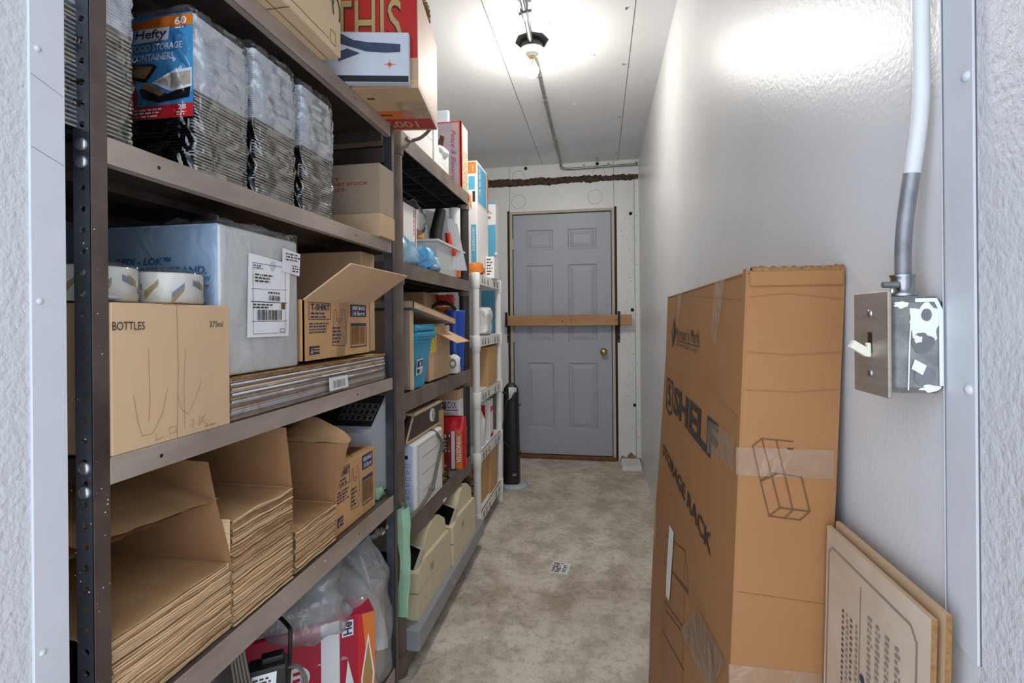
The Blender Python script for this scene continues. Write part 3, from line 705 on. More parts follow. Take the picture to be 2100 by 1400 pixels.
# ------------------------------------------------------------------ black resin shelving unit
PX0, PX1, PY0, PY1 = -1.08, -.635, 1.532, 2.452
t = thing('resin_shelf_unit', 'black plastic shelving unit with five ribbed shelves behind the steel rack', 'shelving unit', (-.86, 1.99, 0))
def resin_shelf(zt, rim, m='resin', dark='resin_dark'):
    b = MB(); r = .035
    def out(n=6):
        P = []
        for cx, cy, a0 in ((PX1-r, PY0+r, -90), (PX1-r, PY1-r, 0), (PX0+r, PY1-r, 90), (PX0+r, PY0+r, 180)):
            for i in range(n+1):
                a = math.radians(a0+90*i/n); P.append((cx+r*math.cos(a), cy+r*math.sin(a)))
        return P
    O = out()
    n = len(O)
    for i in range(n):
        j = (i+1) % n; (xa, ya), (xb, yb) = O[i], O[j]
        b.add([(xa, ya, zt-rim), (xb, yb, zt-rim), (xb, yb, zt), (xa, ya, zt)], [(0, 1, 2, 3)], m)
        k = .985; ca, cb = ((xa+.857)*.975-.857, (ya-1.992)*.985+1.992), ((xb+.857)*.975-.857, (yb-1.992)*.985+1.992)
        b.add([(xa, ya, zt), (xb, yb, zt), (*cb, zt), (*ca, zt)], [(0, 1, 2, 3)], m)
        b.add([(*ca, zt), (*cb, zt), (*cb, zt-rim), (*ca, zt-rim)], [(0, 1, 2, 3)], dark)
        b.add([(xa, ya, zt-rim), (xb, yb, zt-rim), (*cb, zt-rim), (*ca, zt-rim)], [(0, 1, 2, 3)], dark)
    b.add([((x+.857)*.98-.857, (y-1.992)*.99+1.992, zt-.006) for x, y in O], [list(range(n))], m)
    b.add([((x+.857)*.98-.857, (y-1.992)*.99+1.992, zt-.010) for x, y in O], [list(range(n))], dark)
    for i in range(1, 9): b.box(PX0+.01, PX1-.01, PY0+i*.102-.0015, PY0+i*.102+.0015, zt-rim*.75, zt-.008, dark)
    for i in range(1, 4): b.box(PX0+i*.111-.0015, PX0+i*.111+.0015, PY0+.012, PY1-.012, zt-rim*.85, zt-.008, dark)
    for i in range(0, 9): b.tube([(PX1-.06, PY0+.06+i*.102, zt-rim*.8), (PX1-.045, PY0+.052+i*.102, zt-rim*.8), (PX1-.045, PY0+.02+i*.102, zt-rim*.8)], .0015, dark, 5)
    for cx, cy in ((PX1-.028, PY0+.034), (PX1-.028, PY1-.034), (PX0+.03, PY0+.034), (PX0+.03, PY1-.034)):
        b.lathe([(.029, zt-rim-.022), (.0305, zt-rim)], (cx, cy, 0), m, 16)
    return b
for zt, rim in ((1.79, .058), (1.357, .052), (.921, .06), (.492, .075), (.07, .055)): resin_shelf(zt, rim).build('shelf', t)
for cx, cy in ((PX1-.028, PY0+.034), (PX1-.028, PY1-.034), (PX0+.03, PY0+.034), (PX0+.03, PY1-.034)):
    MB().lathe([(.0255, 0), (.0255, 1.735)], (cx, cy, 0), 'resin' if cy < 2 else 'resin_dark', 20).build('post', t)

# ------------------------------------------------------------------ white resin shelving unit
t = thing('resin_shelf_unit', 'narrow white plastic shelving unit near the back wall', 'shelving unit', (-.81, 2.88, 0))
WY0, WY1 = 2.585, 3.185; WXF = -.635; WXB = -.98
for zt in (1.410, 1.075, .775, .455, .135):
    b = MB(); b.box(WXB, WXF+.004, WY0, WY1, zt-.012, zt, 'white_resin', c=.002)
    for x in (WXF-.004, WXB-.001): b.box(x, x+.009, WY0+.02, WY1-.02, zt-.055, zt, 'white_resin', c=.001)
    b.box(WXB, WXF, WY0-.002, WY0+.004, zt-.055, zt, 'white_resin').box(WXB, WXF, WY1-.004, WY1+.002, zt-.055, zt, 'white_resin')
    F = FX(b, WXF+.005, 0, 0)
    for yy in (2.66, 2.72, 2.80, 2.98, 3.07): F.rect(yy, zt-.046, yy+.028, zt-.034, 'slot'); F.rect(yy+.004, zt-.034, yy+.024, zt-.014, 'slot')
    for x in (WXF-.012, WXB+.012):
        for y in (WY0+.002, WY1-.002): b.lathe([(.0225, zt-.078), (.0235, zt-.075), (.0245, zt+.004), (.022, zt+.006)], (x, y, 0), 'white_resin', 18)
    b.build('shelf', t)
for x in (WXF-.012, WXB+.012):
    for y in (WY0+.002, WY1-.002): MB().lathe([(.0205, 0), (.0205, 1.40)], (x, y, 0), 'white_resin', 18).build('post', t)

# ------------------------------------------------------------------ goods on the top of the steel rack
def carton(b, x0, x1, y0, y1, z0, z1, m='card', c=.002, seam=True, tape=None):
    b.box(x0, x1, y0, y1, z0, z1, m, c=c)
    if seam: b.box(x0+.004, x1-.004, (y0+y1)/2-.0008, (y0+y1)/2+.0008, z1-.0005, z1+.0006, 'card_edge')
    return b
b = carton(MB(), -.98, -.571, .665, 1.053, 1.758, 2.09, 'card_pale')
F = FX(b, -.571, 0, 0)
F.text('OSC', 1.015, 1.835, 1.050, 1.99, 'ink', bold=.0, shear=.1, rot=True)
F.frame(1.008, 1.772, 1.028, 1.800, .0012, 'ink_brown'); F.frame(1.004, 1.862, 1.022, 1.90, .0012, 'ink_brown')
F.line([(.665, 1.775), (1.0, 1.775)], .0015, 'card_edge')
Fb = Face(b, (-.571, 0, 1.758), (0, 1, 0), (1, 0, 0), .0008)
Fb.n = V((0, 0, -1)); Fb.line([(.67, -.03), (1.05, -.03)], .002, 'card_edge'); Fb.line([(.86, -.2), (.86, 0)], .003, 'card_edge')
one(b, 'cardboard_carton', 'pale cardboard carton with sideways OSC lettering on top of the black steel rack', 'carton')

b = MB(); b.M = rotz(-.463, 1.190, 12) @ Matrix.Translation((.463, -1.190, 0)); b.box(-.80, -.463, 1.190, 1.214, 1.758, 1.884, 'canvas_white', c=.003)
F = FY(b, 1.190, 0, 0)
F.poly([(-.66, 1.893-.012), (-.635, 1.880), (-.600, 1.862), (-.565, 1.857), (-.484, 1.853), (-.484, 1.833), (-.52, 1.831), (-.567, 1.8335), (-.60, 1.843), (-.66, 1.868-.008)], 'navy')
F.poly([(-.637, 1.832), (-.615, 1.841), (-.583, 1.829), (-.637, 1.808)], 'navy')
F.rect(-.80, 1.7585, -.4645, 1.774, 'black_navy')
for i in range(8):
    a = math.pi*i/4; l = .018 if i % 4 == 0 else .014 if i % 2 == 0 else .008
    F.poly([(-.511+.0022*math.cos(a+1.57), 1.802+.0022*math.sin(a+1.57)), (-.511+l*math.cos(a), 1.802+l*math.sin(a)), (-.511-.0022*math.cos(a+1.57), 1.802-.0022*math.sin(a+1.57))], 'orange_ink')
one(b, 'flat_box', 'shallow white box with navy brush stripes and an orange star on top of the rack', 'box')

t = thing('cardboard_carton', 'big red carton lettered THIS overhanging the top of the black steel rack', 'carton', (-.70, 1.36, 1.758))
TM = rotz(-.451, 1.222, 8.5) @ Matrix.Translation((.451, -1.222, 0)); b = MB(); b.M = TM; b.box(-.95, -.451, 1.222, 1.506, 1.758, 2.02, 'card_pink', c=.002)
F = FY(b, 1.222, 0, 0); F.rect(-.95, 1.834, -.4525, 2.018, 'red_card', .6); F.rect(-.95, 1.7585, -.4525, 1.834, 'card', .6)
for w, m, kk in ((.024, 'ink', 1.2), (.004, 'gold_ink', 2.)): F.text('THIS', -.672, 1.868, -.492, 1.985, m, bold=w, k=kk)
Fb = Face(b, (0, 0, 1.758), (0, -1, 0), (1, 0, 0), .0008); Fb.n = V((0, 0, -1))
Fb.rect(-1.506, -.95, -1.222, -.453, 'card', .5)
Fb.rect(-1.495, -.70, -1.415, -.455, 'red_card', 1.); Fb.rect(-1.412, -.70, -1.36, -.50, 'orange_ink', 1.)
Fb2 = Face(b, (0, 0, 1.758), (1, 0, 0), (0, 1, 0), .0008); Fb2.n = V((0, 0, -1))
Fb2.text("100's", -.50, 1.43, -.60, 1.48, 'gold_ink', bold=.02, k=2); Fb2.scribble(-.60, 1.378, -.53, 1.40, 1, 'ink_brown', k=2); Fb2.scribble(-.60, 1.27, -.57, 1.29, 1, 'ink_brown', k=2)
Fx = FX(b, -.451, 0, 0)
Fx.line([(1.228, 1.768), (1.50, 1.768)], .0015, 'card_edge')
b.build('body', t)
q = MB(); q.M = TM; q.box(-.50, -.4495, 1.2206, 1.2212, 1.78, 1.83, 'tape_clear').build('tape_strip', t); q = MB(); q.M = TM; q.box(-.53, -.4495, 1.30, 1.40, 1.7555, 1.7563, 'tape_clear').build('tape_strip', t)
b = MB()
for ph in (0, 2.1, 4.2):
    b.tube([(-.470-.0016*i+.0045*math.cos(i*.8+ph)+.016*math.sin(i/25*3.14), 1.27+.0075*i, 2.024+.0045*math.sin(i*.8+ph)+.020*math.sin(i/25*3.14)) for i in range(26)], .0042, 'rope', 6)
one(b, 'rope_hank', 'twisted brown rope handle lying on top of the big red carton', 'rope')

# ------------------------------------------------------------------ shelf two: packs of food containers
def container_pack():
    t = thing('container_pack', 'shrink-wrapped food container pack with the big blue label', 'container pack', (-.75, .772, 1.4035), 'food container packs on the second shelf')
    x0, x1, y0, y1, z0 = -.852, -.642, .709, .838, 1.4035
    b = MB(); b.box(x0+.012, x1-.014, y0+.010, y1-.010, z0, z0+.138, 'tray_black')
    rg = random.Random(8)
    for i in range(26):
        z = z0+.004+i*.0051; d = rg.uniform(-.001, .001)
        b.box(x0+d, x1-.002+d, y0+.0015, y1-.0015, z, z+.0022, 'tray_black', c=.0006)
        b.box(x1-.004+d, x1-.0012+d, y0+.004, y1-.004, z+.0006, z+.0026, 'tray_glint')
    b.build('trays', t)
    b = MB()
    for i in range(34):
        z = z0+.140+i*.0037; k = .0035 if i > 30 else 0
        b.box(x0+.001+k, x1-.002-k, y0+.002+k, y1-.002-k, z, z+.0030, 'lid_clear', c=.001)
    b.build('lids', t)
    # film: loose shell round everything, gathered on top
    b = MB()
    def shell(u, w):
        a = 2*math.pi*u; hx, hy = (x1-x0)/2+.003, (y1-y0)/2+.003
        c, s = math.cos(a), math.sin(a); e = .28
        X = (x0+x1)/2+hx*math.copysign(abs(c)**e, c); Y = (y0+y1)/2+hy*math.copysign(abs(s)**e, s); Z = z0+.002+w*.267
        n = V((c, s, 0)); q = (X*30+Y*30+Z*14, Y*40-X*40, Z*16); k = .0062*max(0, 1-2.6*abs(noise.noise(q)))**2+.004*max(0, 1-3*abs(noise.noise((q[0]*1.9, q[1]*1.9, q[2]*2.3))))**2
        return (X+c*abs(k), Y+s*abs(k)+0, Z)
    b.grid(shell, 120, 64, 'film_streak')
    def topfilm(u, w):
        X = x0+(x1-x0)*u; Y = y0+(y1-y0)*w; ed = min(u, 1-u, w, 1-w)
        return (X, Y, z0+.267+min(.012, ed*.2)+.016*max(0, noise.noise((X*30, Y*30, 5)))*min(1, ed*12)+(.02*max(0, noise.noise((X*50, 3, Y*20))) if w > .75 and ed > .02 else 0))
    b.grid(topfilm, 24, 20, 'film_bag')
    b.build('film_wrap', t)
    return t, x0, x1, y0, y1, z0
def pack_label(t, x0, x1, y0, y1, z0):
    b = MB(); F = FY(b, y0, x0, z0+.093*.16, .0018); F.v = F.v*.84; F.n = V((0, -1, 0))
    F.rect(.098, .093, .212, .292, 'label_blue', 1)
    F.rect(.098, .268, .212, .290, 'label_orange', 1.3); F.poly([(.098, .282), (.15, .290), (.212, .290), (.212, .2925), (.098, .2925)], 'label_blue', 1.5)
    F.poly([(.101, .241), (.107, .268), (.171, .268), (.167, .244)], 'white_paper', 1.8)
    F.text('Hefty', .106, .243, .166, .266, 'ink_navy', bold=.02, shear=.15, k=2.4)
    F.text('60', .180, .270, .202, .285, 'white_paper', bold=.02, k=2); F.scribble(.181, .262, .202, .268, 1, 'white_paper', k=2)
    F.text('FOOD STORAGE', .0985, .225, .194, .238, 'white_paper', bold=.02, shear=.1, k=2); F.text('CONTAINERS', .0985, .206, .178, .219, 'white_paper', bold=.02, shear=.1, k=2)
    F.rect(.098, .093, .212, .119, 'label_red', 1.4); F.poly([(.098, .119), (.098, .185), (.106, .185), (.104, .16), (.110, .14), (.106, .119)], 'label_red', 1.3)
    F.scribble(.101, .096, .165, .115, 3, 'white_paper', k=2, seed=11); F.text('28', .185, .107, .200, .117, 'white_paper', bold=.02, k=2); F.scribble(.182, .096, .204, .105, 2, 'white_paper', k=2, seed=12)
    F.poly([(.099, .172), (.125, .165), (.146, .194), (.137, .200), (.099, .203)], 'tray_black', 1.5); F.poly([(.100, .178), (.123, .172), (.139, .195), (.099, .200)], 'food', 1.8)
    F.poly([(.112, .150), (.118, .134), (.150, .124), (.205, .130), (.210, .158), (.165, .140), (.118, .160)], 'tray_black', 1.5)
    F.poly([(.116, .155), (.152, .136), (.160, .142), (.124, .166)], 'food', 1.8)
    F.poly([(.136, .163), (.172, .143), (.211, .150), (.211, .186), (.178, .184)], 'lid_clear', 1.9); F.poly([(.145, .164), (.174, .149), (.209, .155), (.209, .180), (.176, .178)], 'food_pale', 2.2)
    b.build('paper_label', t)
pkd = container_pack(); pk = pkd[0]
dup(pk, (-.745, .535, 1.4035), 'first food container pack, half hidden by the near post of the black rack')
dup(pk, (-.750, .918, 1.4035), 'food container pack third from the near post, narrow view between its neighbours')
dup(pk, (-.750, 1.072, 1.4035), 'food container pack next to the brown carton with red print')
for o, q in zip([o for o in bpy.data.objects if o.name.startswith('container_pack.')], (1.13, 1.08, 1.08)): o.scale.z = q
pack_label(*pkd)

b = MB(); b.box(-1.0, -.606, 1.330, 1.432, 1.4035, 1.470, 'card', c=.002).box(-1.0, -.609, 1.333, 1.432, 1.470, 1.612, 'card_grey', c=.002)
F = FY(b, 1.333, 0, 0); F.text('CHART STOCK', -.78, 1.551, -.643, 1.560, 'ink_red', bold=.02); F.text('ROLLS', -.78, 1.536, -.716, 1.545, 'ink_red', bold=.02); F.text('1 CT', -.79, 1.566, -.728, 1.575, 'ink_red', bold=.02)
one(b, 'cardboard_carton', 'brown carton with small red print at the far end of the second shelf', 'carton')

# ------------------------------------------------------------------ shelf three
t = thing('cardboard_carton', 'brown carton printed BOTTLES 375ml at the near end of the middle shelf', 'carton', (-.79, .65, .9925))
b = MB(); b.box(-.96, -.6185, .546, .757, .9925, 1.192, 'card', c=.002)
F = FX(b, -.6185, 0, 0)
F.text('BOTTLES', .5475, 1.1555, .5945, 1.1665, 'ink', bold=.004); F.text('375ml', .7115, 1.157, .740, 1.1665, 'ink', bold=.0)
F.line([(.648, 1.19), (.650, 1.10), (.647, .9935)], .0007, 'card_edge')
for pts in ([(.600, 1.13), (.602, 1.06), (.600, 1.028)], [(.664, 1.125), (.660, 1.075), (.661, 1.005)], [(.577, 1.068), (.583, 1.03), (.590, 1.010), (.606, 1.010), (.622, 1.035), (.631, 1.07)], [(.648, 1.06), (.655, 1.035), (.668, 1.025), (.68, 1.045), (.693, 1.07)],
            [(.612, 1.008), (.610, .999), (.625, 1.001)], [(.633, 1.012), (.645, 1.012), (.645, 1.003), (.634, 1.003), (.633, 1.012)], [(.672, 1.015), (.678, 1.015), (.676, 1.004), (.672, 1.008)], [(.69, 1.02), (.688, 1.004), (.70, 1.018), (.693, 1.012), (.703, 1.004)]):
    F.line(pts, .0007, 'ink_pencil')
F.scribble(.70, .9985, .735, 1.003, 1, 'ink_pencil')
b.build('body', t)
bx(-.96, -.6183, .625, .672, 1.1917, 1.1922, 'pack_tape').build('tape_strip', t)
def tape_pack(cx, cy, lab):
    t = thing('packing_tape_pack', lab, 'packing tape', (cx, cy, 1.1945), 'packing tape rolls on the BOTTLES carton')
    b = MB(); rg = random.Random(2); r = .052
    b.lathe([(.020, .0), (r-.0015, .0), (r, .003), (r, .045), (r-.0015, .048), (.020, .048)], (cx, cy, 1.1945), 'tape_white', 40)
    for i in range(20):
        a = i*.63+rg.uniform(0, .3); z = 1.1945+rg.uniform(.008, .026); h = .009; m = rg.choice(('tape_gold', 'tape_slate')); sl = rg.uniform(-.006, .012); n = 4
        for k in range(n):
            k0, k1 = -.17+.34*k/n, -.17+.34*(k+1)/n
            b.poly([(cx+(r+.0006)*math.cos(a+kk), cy+(r+.0006)*math.sin(a+kk), z+sl*(kk/.17)+hh) for kk, hh in ((k0, 0), (k1, 0), (k1, h), (k0, h))], m)
    b.build('tape_rolls', t)
    b = MB(); b.lathe([(.012, -.001), (r+.001, -.001), (r+.003, .004), (r+.0025, .04), (r+.002, .050), (.036, .055), (.012, .053)], (cx, cy, 1.1955), 'film', 40); b.build('film_wrap', t)
tape_pack(-.690, .703, 'printed packing tape roll in clear film beside the blue wrapped carton')
tape_pack(-.700, .592, 'printed packing tape roll in clear film behind the near rack post')
b = MB(); b.tube([(-.66, .535, 1.196), (-.635, .535, 1.199), (-.633, .572, 1.199), (-.66, .575, 1.196)], .0032, 'cool_grey', 8)
one(b, 'wire_hook', 'small pale blue wire handle lying on the BOTTLES carton', 'handle')

t = thing('wrapped_carton', 'carton in clear film with blue REDI-LOK lettering and a white shipping label', 'wrapped carton', (-.80, .885, 1.0705))
b = MB(); x0, x1, y0, y1, z0, z1 = -.98, -.642, .762, .990, 1.0705, 1.335
b.box(x0, x1-.001, y0+.001, y1, z0, z1, 'wrapped_white', c=.003)
b.poly([(x0, y0, z0), (x1-.003, y0, z0), (x1-.003, y0, z1), (x0, y0, z1)], 'wrapped_blue')
F = FY(b, y0, 0, 0, .001)
F.text('REDI - LOK™', -.850, 1.2655, -.735, 1.279, 'ink_blue', bold=.035, shear=.2); F.text('BAG USA BRAND.', -.835, 1.248, -.665, 1.262, 'ink_blue', bold=.035, shear=.15)
F.text('DRAW', -.690, 1.236, -.658, 1.2445, 'ink_blue', bold=.03, shear=.1); F.text('by', -.672, 1.222, -.66, 1.232, 'ink_blue', bold=.03)
b.build('body', t)
b = MB(); F = FX(b, x1, 0, 0, .0035); L = [(.831, 1.293), (.958, 1.285), (.950, 1.135), (.825, 1.136)]
F.poly([L[3], L[2], L[1], L[0]], 'white_paper')
F.frame(.842, 1.142, .940, 1.276, .0009, 'ink'); F.line([(.836, 1.203), (.945, 1.203)], .0016, 'ink'); F.line([(.838, 1.166), (.944, 1.166)], .001, 'ink'); F.line([(.838, 1.227), (.945, 1.230)], .0008, 'ink')
F.barcode(.851, 1.168, .928, 1.188, 'ink', 24); F.barcode(.886, 1.206, .922, 1.216, 'ink', 12, seed=8)
F.scribble(.846, 1.240, .90, 1.258, 3, 'ink', seed=2); F.scribble(.843, 1.265, .872, 1.274, 2, 'ink', seed=3); F.scribble(.884, 1.219, .93, 1.226, 1, 'ink', seed=4); F.scribble(.840, 1.190, .905, 1.201, 2, 'ink', seed=5); F.rect(.924, 1.190, .936, 1.202, 'ink_brown', 1.6)
F.frame(.922, 1.144, .936, 1.150, .0012, 'ink')
b.build('shipping_label', t)
b = MB(); F = FX(b, x1, 0, 0, .005); F.poly([(.928, 1.268), (.988, 1.262), (.992, 1.310), (.930, 1.316)], 'white_paper'); F.scribble(.934, 1.290, .985, 1.308, 3, 'ink', seed=9, k=2); F.scribble(.955, 1.268, .983, 1.284, 3, 'ink', seed=10, k=2)
b.build('packing_slip', t)
b = MB()
def redi(u, w):
    P = [(x0, y0), (x1, y0), (x1, y1), (x0, y1)]; k = u*4; i = min(3, int(k)); f = k-i
    p, q = P[i], P[(i+1) % 4]; X = p[0]+(q[0]-p[0])*f; Y = p[1]+(q[1]-p[1])*f; Z = z0+w*(z1-z0+.012)
    n = ((0, -1), (1, 0), (0, 1), (-1, 0))[i]
    d = .0012+.004*abs(noise.noise((X*24, Y*24, Z*20)))*min(1, f*8, (1-f)*8)
    if w > .97: Z += .010*noise.noise((X*60, Y*60, 1)); d -= .004
    return (X+n[0]*d, Y+n[1]*d, Z)
b.grid(redi, 80, 34, 'film'); b.build('film_wrap', t)
b = MB()
def rag(u, w):
    X = x0+.02+(x1-x0-.02)*u; Y = y0+.02+(y1-y0-.04)*w
    return (X, Y, z1+.004+.016*abs(noise.noise((X*26, Y*26, 7)))+.008*abs(noise.noise((X*70, Y*70, 9))))
b.grid(rag, 34, 26, 'film_bag'); b.build('film_wrap', t)

t = thing('cardboard_stack', 'flat stack of folded cardboard in clear film lying on the middle shelf', 'cardboard stack', (-.8, 1.09, .9925))
b = MB(); rg = random.Random(3); z = .9925
for i in range(17):
    h = .0044; j = rg.uniform(-.004, .004)
    def edge(u, w): return 0
    n = 16; top = []; 
    for k in range(n):
        ya, yb = .776+.63*k/n, .776+.63*(k+1)/n
        fa = -.634+j+.003*noise.noise((ya*9, i*.4, 1)); fb = -.634+j+.003*noise.noise((yb*9, i*.4, 1))
        b.poly([(fa, ya, z), (fb, yb, z), (fb, yb, z+h*.8), (fa, ya, z+h*.8)], ('card_pale', 'card_grey', 'white_card', 'white_card')[i % 4])
        b.poly([(-1.0, ya, z+h*.8), (fa, ya, z+h*.8), (fb, yb, z+h*.8), (-1.0, yb, z+h*.8)], 'card_inside' if i < 16 else 'card_pale')
    b.poly([(-1.0, .776, z), (-.634+j, .776, z), (-.634+j, .776, z+h*.8), (-1.0, .776, z+h*.8)], 'card_grey')
    b.poly([(-1.0, 1.406, z), (-.634+j, 1.406, z), (-.634+j, 1.406, z+h*.8), (-1.0, 1.406, z+h*.8)], 'card_grey')
    z += h
b.build('folded_cartons', t)
b = MB()
def rim(u, w):
    a = 2*math.pi*w; Y = .777+.628*u; return (-.632+.004*math.cos(a)+.003*noise.noise((Y*40, w*3, 0)), Y, z-.003+.0035*math.sin(a)+.003*noise.noise((Y*30, 2, w)))
b.grid(rim, 60, 8, 'card_edge'); b.build('worn_edge', t)
b = MB()
def stk(u, w):
    Y = .774+.634*u; return (-.6275+.004*noise.noise((Y*22, w*5, 3))-.006*w, Y, .9935+.062*w*(1 if w < .9 else .98))
b.grid(stk, 60, 12, 'film_bag')
def stk2(u, w):
    X = -1.0+.37*u; return (X, .7745+.002*noise.noise((X*20, w*4, 3)), .9935+.07*w)
b.grid(stk2, 20, 8, 'film_bag'); b.build('film_wrap', t)
b = MB(); F = FX(b, -.6255, 0, 0); F.poly([(1.085, 1.000), (1.175, 1.000), (1.170, 1.030), (1.083, 1.032)], 'white_paper'); F.barcode(1.10, 1.005, 1.16, 1.023, 'ink_grey', 14); b.build('paper_label', t)

def tshirt(x1, y0, y1, z0, z1, lab, openf, loc):
    t = thing('bag_carton', lab, 'carton', loc, 'printed T-SHIRT bag cartons')
    b = MB(); x0 = x1-.235; w = y1-y0; h = z1-z0; F = FX(b, x1, y0, z0)
    if openf:
        th = .003
        b.box(x0, x1, y0, y1, z0, z0+th, 'card_orange').box(x1-th, x1, y0, y1, z0, z1, 'card_orange').box(x0, x0+th, y0, y1, z0, z1, 'card_orange').box(x0, x1, y0, y0+th, z0, z1, 'card_orange').box(x0, x1, y1-th, y1, z0, z1, 'card_orange')
        b.box(x0+th, x1-th, y0+th, y1-th, z0+th, z0+h*.7, 'white_bag')
    else: b.box(x0, x1, y0, y1, z0, z1, 'card_orange', c=.0015)
    sx, sz = w/.325, h/.137
    def R(a, c): return (a*sx, c*sz)
    F.frame(.020*sx, .094*sz, .112*sx, .131*sz, .0016, 'ink_navy'); F.text('T-SHIRT', .026*sx, .114*sz, .108*sx, .1285*sz, 'ink_navy', bold=.03); F.scribble(.027*sx, .096*sz, .107*sx, .112*sz, 2, 'ink_navy', seed=1)
    F.scribble(.020*sx, .062*sz, .104*sx, .088*sz, 4, 'ink_navy', seed=2)
    F.rect(.020*sx, .015*sz, .062*sx, .034*sz, 'ink_navy'); F.rect(.036*sx, .021*sz, .060*sx, .0235*sz, 'card_orange', 2); F.rect(.036*sx, .027*sz, .060*sx, .0295*sz, 'card_orange', 2); F.poly([R(.024, .018), R(.030, .031), R(.034, .018)], 'card_orange', 2)
    F.line([R(.118, .032), R(.124, .075), R(.130, .116), R(.139, .117), R(.141, .092), R(.152, .086), R(.166, .093), R(.166, .117), R(.178, .117), R(.184, .09), R(.190, .036), R(.176, .028), R(.118, .032)], .0013, 'ink_navy')
    F.line([R(.172, .06), R(.176, .028)], .001, 'ink_navy'); F.line([R(.141, .092), R(.146, .096), R(.16, .096), R(.166, .093)], .001, 'ink_navy'); F.scribble(.121*sx, .036*sz, .165*sx, .078*sz, 5, 'ink_navy', seed=5)
    F.rect(.210*sx, .100*sz, .300*sx, .132*sz, 'ink_navy'); F.text('1000 BAGS', .219*sx, .118*sz, .291*sx, .128*sz, 'white_card', bold=.02, k=2); F.text('1/6 Barrel', .221*sx, .104*sz, .289*sx, .1145*sz, 'white_card', bold=.01, shear=.1, k=2)
    F.frame(.212*sx, .022*sz, .300*sx, .082*sz, .003, 'ink_navy'); F.line([R(.214, .078), R(.298, .078)], .005, 'ink_navy'); F.barcode(.218*sx, .028*sz, .292*sx, .074*sz, 'ink_brown', 16, seed=6)
    b.build('body', t)
    if openf:
        f = MB(); f.slab((x1-.002, y0, z1), (x1-.002, y1, z1), (x1+.105, y1+.018, z1+.078), (x1+.105, y0+.012, z1+.078), .003, 'card'); f.build('flap', t)
        f = MB(); f.slab((x0, y0, z1), (x0, y1, z1), (x0-.004, y1, z1+.145), (x0-.004, y0, z1+.145), .003, 'card_orange'); f.build('flap', t)
        f = MB(); f.slab((x0+.005, y0+.003, z1-.001), (x1-.03, y0+.003, z1-.001), (x1-.034, y0+.001, z1+.139), (x0+.006, y0+.001, z1+.139), .003, 'card'); f.build('flap', t)
        f = MB(); f.poly([(x1+.001, y0+.135, z0+.0), (x1+.001, y0+.175, z0+.0), (x1+.001, y0+.205, z1), (x1+.001, y0+.15, z1)], 'film'); f.build('tape_strip', t)
    else:
        f = MB(); f.box(x0, x1-.01, y0+.004, y0+w*.48, z1, z1+.003, 'card_orange').box(x0, x1-.01, y0+w*.52, y1-.004, z1, z1+.003, 'card_orange')
        Ft = Face(f, (0, 0, z1+.003), (0, 1, 0), (-1, 0, 0)); Ft.n = V((0, 0, 1)); Ft.rect(y0+.12, .66, y0+.20, .70, 'ink_brown'); Ft.scribble(y0+.03, .66, y0+.10, .72, 3, 'ink_brown'); f.build('flap', t)
tshirt(-.637, 1.002, 1.323, 1.0745, 1.213, 'open brown T-SHIRT bag carton with raised flaps on the folded cardboard stack', True, (-.75, 1.16, 1.0745))
one(carton(MB(), -1.0, -.672, 1.345, 1.43, 1.0745, 1.365, 'card'), 'cardboard_carton', 'plain tall brown carton squeezed behind the open T-SHIRT carton', 'carton')

